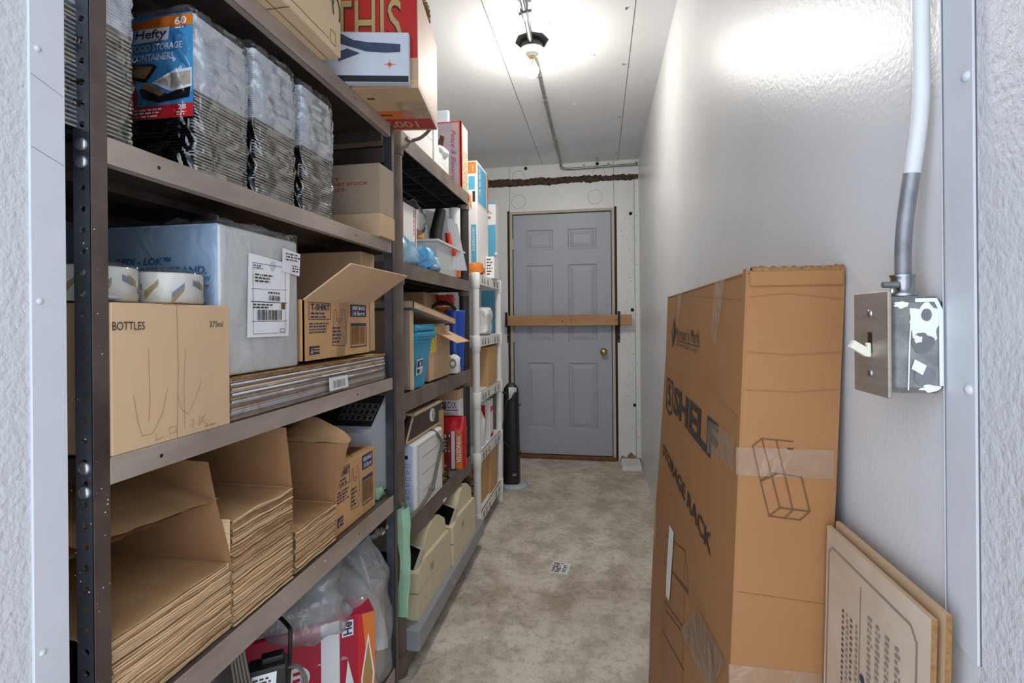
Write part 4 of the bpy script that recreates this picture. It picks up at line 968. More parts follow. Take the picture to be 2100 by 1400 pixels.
# ------------------------------------------------------------------ shelf four: bundles of kraft paper bags
def bundle(y0, y1, zt, lab, layers, seed, panel, lean, fold=None, torn=False):
    t = thing('paper_bag_bundle', lab, 'paper bags', (-.82, (y0+y1)/2, .6385), 'kraft paper bag bundles on the fourth shelf')
    b = MB(); rg = random.Random(seed); h = (zt-.6385)/layers; n = 22
    for i in range(layers):
        z = .6385+h*i; j = rg.uniform(-.003, .003)-(.006 if i > layers*.86 and seed == 1 else 0); last = i == layers-1
        P = []
        for k in range(n+1):
            y = y0+(y1-y0)*k/n
            dz = .0042*noise.noise((y*15, i*.07, seed))*(i/layers) + .0005*noise.noise((y*60, i*.7, seed)); P.append((-.628+j+.003*noise.noise((y*24, i*.35, seed+4)), y, z+dz))
        mm = 'kraft_edge_dark' if rg.random() < .22 else 'kraft_edge'
        g = h*.8 if last else h*rg.uniform(.64, .86)
        for k in range(n):
            (xa, ya, za), (xb, yb, zb) = P[k], P[k+1]
            b.poly([(xa-.001, ya, za), (xb-.001, yb, zb), (xb, yb, zb+g*.5), (xa, ya, za+g*.5)], mm)
            b.poly([(xa, ya, za+g*.5), (xb, yb, zb+g*.5), (xb-.002, yb, zb+g), (xa-.002, ya, za+g)], mm)
            b.poly([(xa-.002, ya, za+g), (xb-.002, yb, zb+g), (xb-.03 if not last else -1.03, yb, zb+g), (xa-.03 if not last else -1.03, ya, za+g)], 'kraft')
            b.poly([(xa-.03, ya, za), (xb-.03, yb, zb), (xb-.001, yb, zb), (xa-.001, ya, za)], 'kraft_edge_dark')
    b.box(-1.03, -.656, y0, y1, .6385, zt-h*1.2, 'kraft_edge_dark')
    for yy in (y0, y1): b.poly([(-1.03, yy, .6385), (-.632, yy, .6385), (-.632, yy, zt+.001), (-1.03, yy, zt+.001)], 'kraft_edge')
    b.build('paper_bags', t)
    # torn kraft wrapper standing up at the far side
    b = MB()
    def wrap(u, w):
        top = panel(u); z = .640+(top-.640)*w; f = 1-u
        x = -1.03+.402*u
        r = max(0, (z-zt))/.2
        x -= (u**2)*lean*r/.85
        y = y1+.0018+.010*r*noise.noise((x*9, z*9, seed))+.006*math.sin(u*3+seed)*r
        return (x, y, z)
    b.grid(wrap, 26, 22, 'kraft_shaded'); b.grid(lambda u, w: tuple(V(wrap(u, w))+V((0, .0009, 0))), 26, 22, 'kraft')
    if fold: fold(b)
    b.build('wrapper', t)
    if torn:
        b = MB()
        def tear(u, w):
            y = y0-.02+(y1-y0+.028)*u; x = -.83+.175*w-.02*abs(noise.noise((y*20, 1, 2)))*w
            return (x, y, .905-.050*w*(.5+.5*u)+.008*noise.noise((x*12, y*12, 1)))
        b.grid(tear, 26, 14, 'kraft')
        b.grid(lambda u, w: (lambda p: (p[0]-.012*w, p[1], p[2]-.004-.010*w*(1-u)))(tear(u, w)), 26, 14, 'kraft_shaded'); b.build('torn_wrapper', t)
    return t
bundle(.553, .766, .750, 'low near bundle of kraft paper bags with a torn wrapper flap above it', 34, 1, lambda u: .935-.012*u, .042, torn=True)
bundle(.770, .940, .823, 'tallest bundle of kraft paper bags, in the middle of the fourth shelf', 54, 2, lambda u: .950+.003*math.sin(u*5), .012)
def foldtop(b):
    def fl(u, w):
        pk_ = math.sin(math.pi*min(1, u*1.0))**.8*.062*(1-.25*u)
        return (-.80+.206*u-.012*w*u, 1.114+.035*w+.006*math.sin(u*7)*w, .873+pk_*w+.004*noise.noise((u*5, w*4, 2)))
    b.grid(fl, 20, 10, 'kraft')
bundle(.950, 1.112, .730, 'short bundle of kraft paper bags beside the closed T-SHIRT carton', 29, 3, lambda u: .874+.002*math.sin(u*6), -.042, fold=foldtop)
tshirt(-.637, 1.122, 1.347, .6385, .805, 'closed brown T-SHIRT bag carton at the far end of the fourth shelf', False, (-.75, 1.235, .6385))

# grey register beyond it
t = thing('cash_register', 'grey cash register with dark sloping keypad behind the closed T-SHIRT carton', 'cash register', (-.83, 1.46, .6385))
b = MB(); b.prism([(-1.0, 1.375, .6385), (-1.0, 1.525, .6385), (-1.0, 1.525, .925), (-1.0, 1.51, .925), (-1.0, 1.40, .842), (-1.0, 1.375, .835)], (.335, 0, 0), 'cool_grey')
b.build('body', t)
b = MB(); b.slab((-.99, 1.405, .849), (-.675, 1.405, .849), (-.675, 1.505, .925), (-.99, 1.505, .925), .003, 'black_plastic')
up = V((0, .10, .076)).normalized(); F = Face(b, (0, 1.405, .849), (1, 0, 0), up, .0042); F.n = V((0, -up.z, up.y))
for x0, m in ((-.955, 5), (-.79, 6)):
    for i in range(m):
        for j in range(3): F.frame(x0+i*.019, .02+j*.024, x0+i*.019+.015, .02+j*.024+.018, .001, 'cool_grey')
b.build('keypad', t)
b = MB()
b.pillow((-.665, 1.405, .652), (.022, .026, .020), 'green_bag', .4, 30, .7, 30, 4, flat=.6385)
one(b, 'plastic_bag', 'small crumpled green bag beside the far post on the fourth shelf', 'plastic bag')

# ------------------------------------------------------------------ bottom shelf of the steel rack
t = thing('food_storage_box', 'red printed box with a white stripe under clear film on the bottom shelf', 'box', (-.80, 1.2, .1155))
b = MB(); ang = math.degrees(math.atan2(.18, .23)); b.M = rotz(-.82, 1.04, ang)
wd = .30; b.box(0, wd, 0, .09, .1155, .412, 'crimson', c=.003)
F = FY(b, 0, 0, .1155); H = .296
F.rect(.168, .0, .212, H, 'white_paper'); F.rect(.258, .0, wd, H, 'orange_ink'); F.poly([(.256, 0), (.256, H), (.268, H), (.276, .2), (.272, 0)], 'label_red', 1.3)
F.poly([(.222, .10), (.232, .19), (.252, .10), (.240, .0), (.226, .0)], 'white_paper', 1.5)
F.poly([(.264, .13), (.283, .245), (.298, .14), (.288, .02), (.27, .02)], 'white_paper', 1.5); F.poly([(.268, .13), (.283, .225), (.294, .14), (.286, .03), (.272, .03)], 'food', 1.8)
F.rect(.218, .25, .246, .290, 'white_paper', 1.4); F.text('He', .221, .254, .243, .286, 'ink_navy', bold=.03, rot='up', k=2)
F.disc((.112, .18), .030, 'white_paper', 1.2, 24); F.scribble(.088, .155, .138, .205, 3, 'crimson', k=2, seed=4)
F.text('STABLE', .082, .128, .142, .142, 'white_paper', bold=.04, k=2); F.text('STACKING', .086, .112, .138, .122, 'white_paper', bold=.03, k=2); F.scribble(.07, .098, .15, .106, 1, 'white_paper', k=2)
F.scribble(.01, .11, .06, .15, 3, 'white_paper', k=2, seed=14); F.scribble(.012, .06, .055, .10, 3, 'white_paper', k=2, seed=15)
b.build('body', t)
b = MB()
def cape(u, w):
    x = -.86+.29*u; y = 1.02+.245*u
    n = noise.noise((x*18, y*18, w*5)); dome = .155*math.sin(math.pi*min(1, max(0, u*.9+.1)))**.7
    z = .33-.03*u+(.10+dome)*w+.02*n*w; off = .012+.014*abs(n)
    return (x+.62*off*(1-w)-.10*w**3, y-.79*off*(1-w)+.12*w**3, min(z, .60))
b.grid(cape, 46, 26, 'film_milky'); b.build('film_wrap', t)
t = thing('foam_plate_pack', 'pack of ribbed white foam plates in a clear bag beside the red box', 'foam plates', (-.72, 1.33, .1155))
b = MB()
for i in range(30):
    y = 1.303+.0042*i; b.box(-.80, -.636-.0004*i, y, y+.0032, .1155, .40-.0012*abs(i-15), 'foam_white', c=.001)
b.build('plates', t)
b = MB()
def pb(u, w):
    P = [(-.81, 1.297), (-.628, 1.297), (-.628, 1.433), (-.81, 1.433)]; k = u*4; i = min(3, int(k)); f = k-i; p, q = P[i], P[(i+1) % 4]
    X = p[0]+(q[0]-p[0])*f; Y = p[1]+(q[1]-p[1])*f; n = noise.noise((X*20, Y*20, w*6)); k = max(0, w-.72)/.28
    X += (-.72-X)*k*.55+.012*n; Y += (1.36-Y)*k*.6+.012*n
    return (X, Y, min(.118+.41*w+.02*n*k, .583))
b.grid(pb, 60, 26, 'film_milky')
b.grid(lambda u, w: (-.70+.075*u, 1.38+.05*w+.02*math.sin(u*5), .50+.05*u+.02*noise.noise((u*5, w*5, 1))), 12, 8, 'film_milky')
b.build('film_wrap', t)
b = MB(); b.blob((-.80, 1.20, .455), (.15, .13, .10), 'film_milky', .35, 11, 34, 3); 
one(b, 'plastic_bag', 'crumpled clear plastic bag heaped on top of the red box', 'plastic bag')
one(bx(-1.0, -.865, .955, 1.03, .1155, .47, 'cool_grey', c=.004), 'appliance_box', 'pale grey box standing behind the black power adapters', 'box')
one(bx(-.99, -.66, .57, .90, .1155, .40, 'black_plastic', c=.01), 'electronics_case', 'dark electronics case at the near end of the bottom shelf', 'electronics')
def adapter(cx, cy, cz, rz, name_lab, paper):
    t = thing('power_adapter', name_lab, 'power adapter', (cx, cy, cz), 'power adapters on the bottom shelf')
    b = MB(); b.M = rotz(cx, cy, rz); b.box(-.036, .036, -.022, .026, cz, cz+.050, 'black_plastic', c=.005); b.box(-.012, .030, -.004, .022, cz+.048, cz+.060, 'black_plastic', c=.003)
    bd = b.build('body', t)
    b = MB(); b.M = rotz(cx, cy, rz); F = FY(b, -.022, 0, cz); F.poly([(-.030, .010), (.014, .010), (.016, .044), (-.027, .044)], paper); F.scribble(-.026, .012, .010, .040, 4, 'ink', seed=3, k=2); b.build('paper_label', bd)
    b = MB(); b.M = rotz(cx, cy, rz)
    for k in range(3): b.tube([(.034, 0, cz+.03), (.055, -.01+.004*k, cz+.03), (.062+.004*k, -.02, cz+.005), (.05, -.03, cz-.02), (.02+.012*k, -.03, cz-.05), (.0+.02*k, -.035, cz-.12)], .0024, 'cord_grey', 6)
    b.build('cord', t)
adapter(-.648, .888, .445, 35, 'black power adapter with a white sticker in front of the red box', 'white_paper')
adapter(-.672, .745, .455, 20, 'black power adapter with a pale blue sticker under the kraft bag shelf', 'panel_blue')
b = MB()
for k in range(5): b.tube([(-.660+.003*k, .80+.004*k, .585), (-.655+.003*k, .805+.005*k, .52), (-.650+.002*k, .815+.006*k, .46), (-.645, .83+.008*k, .40), (-.64, .84+.01*k, .33), (-.66, .85, .16)], .0026, 'cord_grey', 6)
one(b, 'cable_bundle', 'bundle of grey cords hanging down between the two power adapters', 'cord')
b = MB(); b.tube([(-.63, .905, .30), (-.632, .930, .43), (-.637, .945, .515), (-.655, .965, .520), (-.70, 1.0, .515)], .0042, 'black_rubber', 8)
one(b, 'wire_stand', 'black bent wire stand in front of the red box', 'stand')

# ------------------------------------------------------------------ goods on the black plastic unit: top
b = bx(-.98, -.662, 1.585, 1.952, 1.791, 1.945, 'white_card', c=.002); F = FX(b, -.662, 0, 0)
for d in (0, .012, .04): F.line([(1.585, 1.93-d), (1.95, 1.93-d)], .0015, 'ink_grey')
one(b, 'cardboard_carton', 'white carton with thin grey lines on top of the black plastic unit', 'carton')
b = bx(-.98, -.658, 1.957, 2.012, 1.791, 1.97, 'white_card', c=.002); one(b, 'flat_box', 'bright white slim box right behind the lined white carton', 'box')
b = MB(); b.prism([(-.70, 2.05, 1.791), (-.665, 2.02, 1.791), (-.640, 2.10, 1.791), (-.69, 2.13, 1.791)], (.0, 0, .105), 'white_bag'); b.blob((-.672, 2.08, 1.885), (.036, .05, .03), 'white_bag', .4, 26, 16, 2)
one(b, 'paper_bag', 'crumpled white paper bag in front of the gift box with red script', 'paper bag')
t = thing('gift_box', 'tall pink and blue gift box with red script and red edges', 'gift box', (-.75, 2.34, 1.791))
b = bx(-.85, -.638, 2.283, 2.415, 1.791, 2.100, 'pink_card', c=.002)
F = FY(b, 2.283, 0, 0); F.text('Peace & Blessing', -.690, 1.82, -.660, 2.06, 'ink_red', bold=-.005, shear=.5, rot=True); F.line([(-.848, 2.097), (-.641, 2.097), (-.641, 1.793)], .006, 'coral')
F.poly([(-.75, 2.0), (-.735, 2.04), (-.715, 2.03), (-.722, 1.99), (-.74, 1.97)], 'ink_brown')
b.build('body', t)
b = bx(-.644, -.6365, 2.282, 2.30, 1.790, 2.101, 'coral').box(-.6375, -.6365, 2.282, 2.320, 1.790, 2.101, 'coral'); F = FX(b, -.638, 0, 0); F.rect(2.32, 1.792, 2.414, 2.099, 'green_card'); F.scribble(2.33, 1.80, 2.41, 1.98, 14, 'coral', k=2, seed=5, fill=.5); b.build('cover', t)
one(bx(-.86, -.738, 2.422, 2.448, 1.791, 2.218, 'cool_grey', c=.003), 'grey_board', 'plain grey panel standing behind the red-edged gift box', 'panel')
b = MB(); b.tube([(-.56, 1.545, 1.95), (-.545, 1.57, 1.88), (-.56, 1.64, 1.83), (-.60, 1.66, 1.80), (-.632, 1.64, 1.782), (-.634, 1.60, 1.775)], [.006]*6, 'cord_grey', 8)
b.tube([(-.56, 1.545, 1.95), (-.555, 1.55, 2.0), (-.60, 1.56, 2.03), (-.66, 1.60, 1.99), (-.68, 1.64, 1.945)], .006, 'cord_grey', 8)
one(b, 'grey_cable', 'loop of grey cord dangling over the top edge of the black plastic unit', 'cord')
b = MB(); b.slab((-.633, 2.40, 1.79), (-.633, 2.45, 1.79), (-.628, 2.455, 1.72), (-.630, 2.43, 1.73), .002, 'orange'); one(b, 'orange_bag', 'orange plastic scrap hanging at the far end of the black unit top', 'plastic bag')

# second level
b = bx(-1.0, -.722, 1.66, 1.925, 1.3585, 1.612, 'white_card', c=.002); F = FX(b, -.722, 0, 0)
for y in (1.775, 1.905): F.rect(y, 1.36, y+.004, 1.61, 'ink_red'); F.rect(y+.006, 1.36, y+.008, 1.61, 'ink_red')
F.vscribble(1.79, 1.40, 1.80, 1.48, 1, 'ink'); F.vscribble(1.888, 1.50, 1.898, 1.60, 1, 'ink_red')
one(b, 'flat_box', 'white box with red edge stripes on the second level of the black unit', 'box')
t = thing('storage_bin', 'clear plastic bin of odds and ends on the black unit second level', 'storage bin', (-.80, 2.2, 1.358))
def ring_wall(b, a, c, m, th=.003):
    """open tapering tub: a = bottom rect + z, c = top rect + z"""
    (ax0, ax1, ay0, ay1, az), (cx0, cx1, cy0, cy1, cz) = a, c
    A = [(ax0, ay0, az), (ax1, ay0, az), (ax1, ay1, az), (ax0, ay1, az)]; Cc = [(cx0, cy0, cz), (cx1, cy0, cz), (cx1, cy1, cz), (cx0, cy1, cz)]
    b.poly(A[::-1], m)
    for i in range(4): b.slab(A[i], A[(i+1) % 4], Cc[(i+1) % 4], Cc[i], -th, m)
b = MB(); ring_wall(b, (-1.02, -.672, 2.02, 2.34, 1.359), (-1.03, -.655, 1.98, 2.37, 1.495), 'bin_film'); b.build('tub', t)
b = MB()
for x0, x1, y0, y1 in ((-1.04, -.645, 1.965, 1.985), (-1.04, -.645, 2.368, 2.385), (-.658, -.645, 1.985, 2.368), (-1.04, -1.03, 1.985, 2.368)): b.box(x0, x1, y0, y1, 1.488, 1.498, 'clear_bin', c=.002)
b.build('rim', t)
b = MB(); b.blob((-.82, 2.03, 1.59), (.09, .07, .10), 'film_bag', .3, 18, 24, 5); b.blob((-.80, 2.05, 1.52), (.06, .06, .04), 'card_inside', .25, 18, 16, 5)
one(b, 'bubble_wrap_bag', 'bubble-wrapped brown bundle heaped on the clear bin', 'bubble wrap')
one(MB().tube([(-.71, 2.12, 1.45), (-.715, 2.14, 1.55), (-.700, 2.17, 1.66)], [.028, .028, .024], 'black_plastic', 16), 'black_cylinder', 'dark grey cylinder leaning out of the clear bin', 'cylinder')
b = MB(); b.tube([(-.675, 2.16, 1.47), (-.672, 2.20, 1.51), (-.676, 2.19, 1.56)], [.018, .014, .012], 'red_plastic', 12); b.lathe([(.02, 1.46), (.024, 1.475), (.02, 1.485)], (-.665, 2.215, 0), 'red_plastic', 14)
one(b, 'red_tool', 'small red plastic handle sticking out of the clear bin', 'handle')
b = MB()
for i in range(5): b.slab((-.78+.012*i, 2.27+.012*i, 1.40), (-.66+.01*i, 2.27+.012*i, 1.40), (-.70+.01*i, 2.25+.012*i, 1.66-.01*i), (-.80+.012*i, 2.25+.012*i, 1.68-.01*i), .002, 'white_paper')
one(b, 'paper_stack', 'white papers standing slanted in the clear bin', 'papers', )
b = MB(); b.lathe([(.027, 1.37), (.027, 1.545)], (-.682, 2.36-.03, 0), 'orange', 18); b.lathe([(.0265, 1.545), (.0265, 1.70)], (-.682, 2.33, 0), 'white_plastic', 18)
one(b, 'mailing_tube', 'white and orange tube upright beside the far post of the black unit', 'tube')
b = MB(); b.lathe([(.02, 1.36), (.022, 1.60), (.016, 1.64), (.01, 1.66)], (-.725, 2.345, 0), 'grey_plastic', 14); one(b, 'grey_bottle', 'slim grey bottle behind the white and orange tube', 'bottle')
b = MB(); b.pillow((-.676, 1.685, 1.405), (.038, .074, .050), 'pale_bag', .3, 22, .75, 44, 3, flat=1.3585); one(b, 'plastic_bag', 'pale blue crumpled plastic bag in front of the white box', 'plastic bag')
b = MB(); b.pillow((-.664, 1.855, 1.40), (.028, .058, .044), 'blue_bag', .35, 24, .75, 44, 6, flat=1.3585).blob((-.655, 1.95, 1.385), (.018, .045, .028), 'pale_bag', .5, 30, 24, 2, flat=1.3585); one(b, 'plastic_bag', 'bright blue crumpled plastic bag in front of the clear bin', 'plastic bag')

# third level
b = bx(-.98, -.648, 1.655, 1.672, .9225, 1.200, 'card_grey', c=.001).box(-.6495, -.6425, 1.654, 1.673, .9225, 1.200, 'card_pale')
one(b, 'cardboard_sheet', 'upright grey-brown cardboard panel beside the blue lidded bin', 'cardboard sheet')
t = thing('lidded_bin', 'turquoise plastic bin with a lid and a small printed sticker', 'storage bin', (-.78, 1.76, .9225))
b = MB(); A = [(-.92, 1.69, .9225), (-.650, 1.69, .9225), (-.650, 1.795, .9225), (-.92, 1.795, .9225)]; Cc = [(-.94, 1.68, 1.10), (-.640, 1.68, 1.10), (-.640, 1.862, 1.10), (-.94, 1.862, 1.10)]
b.poly(A[::-1], 'teal_plastic')
for i in range(4): b.poly([A[i], A[(i+1) % 4], Cc[(i+1) % 4], Cc[i]], 'teal_plastic')
b.box(-.648, -.634, 1.685, 1.735, 1.082, 1.096, 'teal_plastic', c=.002).box(-.65, -.632, 1.68, 1.87, 1.096, 1.104, 'teal_plastic', c=.001)
tub = b.build('tub', t)
b = bx(-.945, -.628, 1.678, 1.880, 1.104, 1.122, 'teal_plastic', c=.004).box(-.94, -.632, 1.682, 1.888, 1.122, 1.150, 'teal_plastic', c=.009); b.build('lid', t)
b = MB(); F = Face(b, (-.648, 1.690, .9225), (0, 1, 0), (.0565, 0, 1), .002); F.poly([(.004, .046), (.068, .052), (.072, .105), (.008, .102)], 'white_paper'); F.poly([(.010, .074), (.064, .077), (.067, .100), (.013, .098)], 'ink_navy', 1.5); F.disc((.04, .087), .009, 'panel_blue', 2); F.rect(.012, .053, .036, .068, 'ink', 1.6); F.scribble(.04, .054, .064, .068, 3, 'ink_red', k=1.6); b.build('paper_label', tub)
b = bx(-.97, -.664, 1.892, 1.986, .9225, 1.142, 'card', c=.0015); F = FX(b, -.664, 0, 0); F.rect(1.895, 1.035, 1.975, 1.141, 'yellow'); F.vscribble(1.960, 1.06, 1.968, 1.135, 1, 'ink'); F.scribble(1.90, 1.045, 1.95, 1.135, 7, 'ink_grey', fill=.4); F.line([(1.892, .93), (1.986, .93)], .006, 'card_pale')
one(b, 'cardboard_carton', 'brown carton with a yellow label next to the turquoise bin', 'carton')
t = thing('cardboard_carton', 'brown carton with one flap folded out over the shelf edge', 'carton', (-.80, 2.08, .9225))
b = bx(-.97, -.664, 1.990, 2.172, .9225, 1.142, 'card', c=.0015); F = FX(b, -.664, 0, 0); F.rect(2.02, 1.045, 2.05, 1.075, 'card_pale'); F.frame(2.02, 1.045, 2.05, 1.075, .0012, 'ink_grey'); b.build('body', t)
b = MB(); b.slab((-.663, 1.990, 1.115), (-.663, 2.172, 1.115), (-.575, 2.182, 1.072), (-.575, 1.985, 1.072), .003, 'card'); b.build('flap', t)
t = thing('carton_lid', 'shallow white-lined carton lid lying tilted over the bin and cartons', 'lid', (-.8, 1.87, 1.16))
b = MB(); th = .003
def zt_(y): return 1.231-(y-1.622)*.12
for x in (-.622, -.93): b.slab((x, 1.622, zt_(1.622)-.022), (x, 2.122, zt_(2.122)-.022), (x, 2.122, zt_(2.122)), (x, 1.622, zt_(1.622)), -th, 'wood_strip')
b.slab((-.93, 1.622, zt_(1.622)-.022), (-.622, 1.622, zt_(1.622)-.022), (-.622, 1.622, zt_(1.622)), (-.93, 1.622, zt_(1.622)), -th, 'card_grey'); b.slab((-.93, 2.122, zt_(2.122)-.022), (-.622, 2.122, zt_(2.122)-.022), (-.622, 2.122, zt_(2.122)), (-.93, 2.122, zt_(2.122)), th, 'card_grey')
b.slab((-.93, 1.622, zt_(1.622)-.003), (-.622, 1.622, zt_(1.622)-.003), (-.622, 2.122, zt_(2.122)-.003), (-.93, 2.122, zt_(2.122)-.003), .002, 'card')
b.slab((-.928, 1.625, zt_(1.622)-.007), (-.625, 1.625, zt_(1.622)-.007), (-.625, 2.12, zt_(2.122)-.007), (-.928, 2.12, zt_(2.122)-.007), .002, 'white_card')
F = FX(b, -.6215, 0, 0); F.ring((1.72, zt_(1.72)-.011), .006, .0015, 'ink_brown'); F.line([(2.03, zt_(2.03)-.004), (2.03, zt_(2.03)-.017)], .0012, 'ink_brown')
b.build('body', t)
b = MB(); b.lathe([(.040, .9225), (.046, 1.10), (.049, 1.20), (.050, 1.212), (.046, 1.212), (.043, 1.19)], (-.682, 2.315, 0), 'blue_plastic', 28); one(b, 'blue_bucket', 'royal blue bucket by the far post on the third level of the black unit', 'bucket')
b = MB(); b.tube([(-.737-.074*math.cos(a), 2.305, 1.172+.078*math.sin(a)) for a in [math.pi*i/24 for i in range(25)]], .0075, 'black_rubber', 8); one(b, 'black_hoop', 'black rubber hoop standing in front of the orange twine', 'hoop')
rg = random.Random(9)
def tangle(c, r, m, n, seed):
    b = MB(); rg = random.Random(seed)
    for k in range(n): b.tube([(c[0]+r[0]*math.cos(a*1.0+k)*rg.uniform(.8, 1.1), c[1]+r[1]*math.sin(a+k*.7), c[2]+r[2]*math.sin(a*2+k)) for a in [i*.45 for i in range(15)]], .0042, m, 6)
    return b
one(tangle((-.738, 2.335, 1.205), (.050, .022, .022), 'orange', 8, 9), 'orange_twine', 'tangle of orange twine behind the black hoop', 'twine')
one(tangle((-.748, 2.372, 1.262), (.048, .028, .024), 'coral', 10, 4), 'red_twine', 'tangle of red twine behind the blue bucket', 'twine')
one(carton(MB(), -1.0, -.79, 2.19, 2.40, .9225, 1.295, 'card'), 'cardboard_carton', 'tall brown carton at the back of the third level behind the tilted lid', 'carton')
one(carton(MB(), -1.04, -.975, 1.70, 2.15, .9225, 1.27, 'card'), 'cardboard_carton', 'long brown carton against the wall behind the turquoise bin', 'carton')
b = MB(); b.pillow((-.660, 2.228, .960), (.026, .034, .048), 'white_bag', .25, 26, .6, 30, 8, flat=.9225); F = FY(b, 2.186, 0, 0); F.ring((-.655, .968), .016, .006, 'ink_grey', n=20, sy=1.3)
one(b, 'white_bag', 'white plastic bag with a grey loop by the far post on the third level', 'plastic bag')

# fourth level
t = thing('microwave_oven', 'white microwave oven on its side panel with icons facing the doorway', 'microwave oven', (-.83, 1.78, .4935))
b = bx(-1.0, -.622, 1.632, 1.925, .4975, .742, 'white_plastic', c=.007)
F = FX(b, -.622, 0, 0, .0004)
F.frame(1.655, .515, 1.905, .726, .0018, 'slot')
for z in (.56, .62, .68): F.line([(1.69, z), (1.87, z)], .0022, 'slot')
for x in (-.98, -.66):
    for y in (1.66, 1.90): b.box(x, x+.02, y, y+.02, .4925, .499, 'black_plastic')
b.build('body', t)
b = bx(-.695, -.634, 1.6295, 1.633, .505, .735, 'panel_blue', c=.001); F = FY(b, 1.6295, 0, 0)
F.rect(-.676, .690, -.650, .702, 'black_plastic')
rg = random.Random(6)
for i in range(7):
    z = .668-.022*i; F.scribble(-.684, z-.006, -.667, z+.004, 1, 'ink_navy', seed=i)
    (F.ring((-.651, z), .006, .0015, 'ink_navy', n=14) if i % 2 else F.frame(-.658, z-.006, -.644, z+.005, .0012, 'ink_navy'))
b.build('control_panel', t)
b = bx(-.99, -.70, 1.629, 1.633, .505, .735, 'smoke_window', c=.001); b.build('door', t)
b = MB(); b.tube([(-.68, 1.86, .748), (-.632, 1.845, .742), (-.613, 1.875, .70), (-.614, 1.885, .665), (-.616, 1.84, .61), (-.615, 1.80, .565), (-.614, 1.77, .545), (-.616, 1.70, .525), (-.622, 1.62, .512), (-.63, 1.58, .503)], .0062, 'cord_grey', 8); b.box(-.624, -.606, 1.755, 1.785, .535, .552, 'cord_grey', c=.003); b.build('power_cord', t)
t = thing('countertop_oven', 'dark brown metal countertop oven with slanted front on the microwave', 'countertop oven', (-.80, 1.76, .7425))
b = MB(); b.prism([(-.97, 1.600, .7465), (-.97, 1.600, .757), (-.97, 1.668, .832), (-.97, 1.955, .832), (-.97, 1.955, .7465)], (.322, 0, 0), 'brown_metal')
b.box(-.9, -.68, 1.62, 1.94, .7425, .7475, 'black_plastic'); b.build('body', t)
b = MB()
b.tube([(-.645, 1.602, .752), (-.645, 1.664, .829)], .0045, 'tan_metal', 6); b.tube([(-.645, 1.602, .749), (-.645, 1.953, .749)], .0045, 'tan_metal', 6); b.box(-.98, -.630, 1.655, 1.955, .832, .843, 'tan_metal', c=.003)
b.build('trim', t)
b = MB().lathe([(.026, 0), (.026, .004), (.022, .006), (.001, .006)], (-.648, 1.875, .797), 'white_paper', 24, 'x'); F = FX(b, -.642, 0, 0); F.ring((1.875, .797), .017, .002, 'ink', n=20); F.line([(1.875, .797), (1.883, .807)], .003, 'ink'); F.scribble(1.862, .79, 1.888, .80, 2, 'ink')
b.build('dial', t)
b = MB(); b.slab((-.96, 1.602, .765), (-.66, 1.602, .765), (-.66, 1.655, .824), (-.96, 1.655, .824), .003, 'smoke_window'); b.build('door', t)
b = bx(-.97, -.652, 1.985, 2.04, .4925, .79, 'card_orange', c=.002); one(b, 'cardboard_carton', 'narrow tan carton standing behind the white microwave', 'carton')
b = MB()
for z in (.50, .53, .63, .66): b.tube([(-.64, 1.945, z), (-.632, 2.05, z), (-.66, 2.06, z)], .004, 'black_rubber', 6)
b.tube([(-.635, 2.03, .494), (-.635, 2.03, .69)], .0045, 'black_rubber', 6); b.tube([(-.64, 1.95, .494), (-.64, 1.95, .66)], .004, 'black_rubber', 6)
one(b, 'wire_rack', 'small black wire rack between the microwave and the red snack bag', 'wire rack')
t = thing('snack_bag', 'red snack bag with white lettering and an orange stripe on the fourth level', 'snack bag', (-.68, 2.22, .4925))
b = MB()
def bag(u, w):
    a = 2*math.pi*u; e = 1-.75*max(0, w-.8)/.2; x = -.700+.092*math.cos(a)*(1 if abs(math.cos(a)) < .9 else 1); c = math.cos(a); s = math.sin(a)
    x = -.705+.097*math.copysign(abs(c)**.5, c); y = 2.232+.034*e*math.copysign(abs(s)**.6, s)
    return (x+.004*noise.noise((x*30, y*30, w*9)), y+.005*noise.noise((x*24, y*24, w*8)), .4925+.222*w+.01*math.sin(u*9)*(w > .9))
b.grid(bag, 40, 18, 'red_bag'); F = FY(b, 2.192, 0, .4925, .001)
F.rect(-.667, .0, -.650, .17, 'white_paper'); F.rect(-.645, .0, -.615, .16, 'orange_ink'); F.text("5'", -.70, .125, -.672, .155, 'white_paper', bold=.03, k=2); F.text('T', -.695, .04, -.675, .085, 'white_paper', bold=.03, k=2); F.text('WINGSTER', -.643, .03, -.622, .15, 'white_paper', bold=.02, k=2, rot=True); F.scribble(-.70, .09, -.672, .118, 2, 'white_paper', k=2); F.scribble(-.70, .008, -.672, .02, 1, 'white_paper', k=2)
b.build('body', t)
b = bx(-1.0, -.662, 2.30, 2.385, .4925, .785, 'white_card', c=.002).box(-1.0, -.662, 2.298, 2.387, .785, .835, 'card', c=.002); F = FY(b, 2.30, 0, 0); F.text('LaCROIX', -.775, .745, -.672, .778, 'ink_navy', bold=.0); F.line([(-.78, .735), (-.665, .738)], .004, 'ink_navy'); F.scribble(-.79, .70, -.67, .728, 3, 'ink_grey', fill=.5)
one(b, 'drink_carton', 'white carton of drink cans lettered LaCROIX behind the red snack bag', 'carton')
b = MB(); b.tube([(-.66, 2.0, .83), (-.65, 2.03, .815), (-.648, 2.04, .79)], .006, 'black_rubber', 6); one(b, 'black_cable', 'black cable end between the brown countertop oven and the tan carton', 'cable')

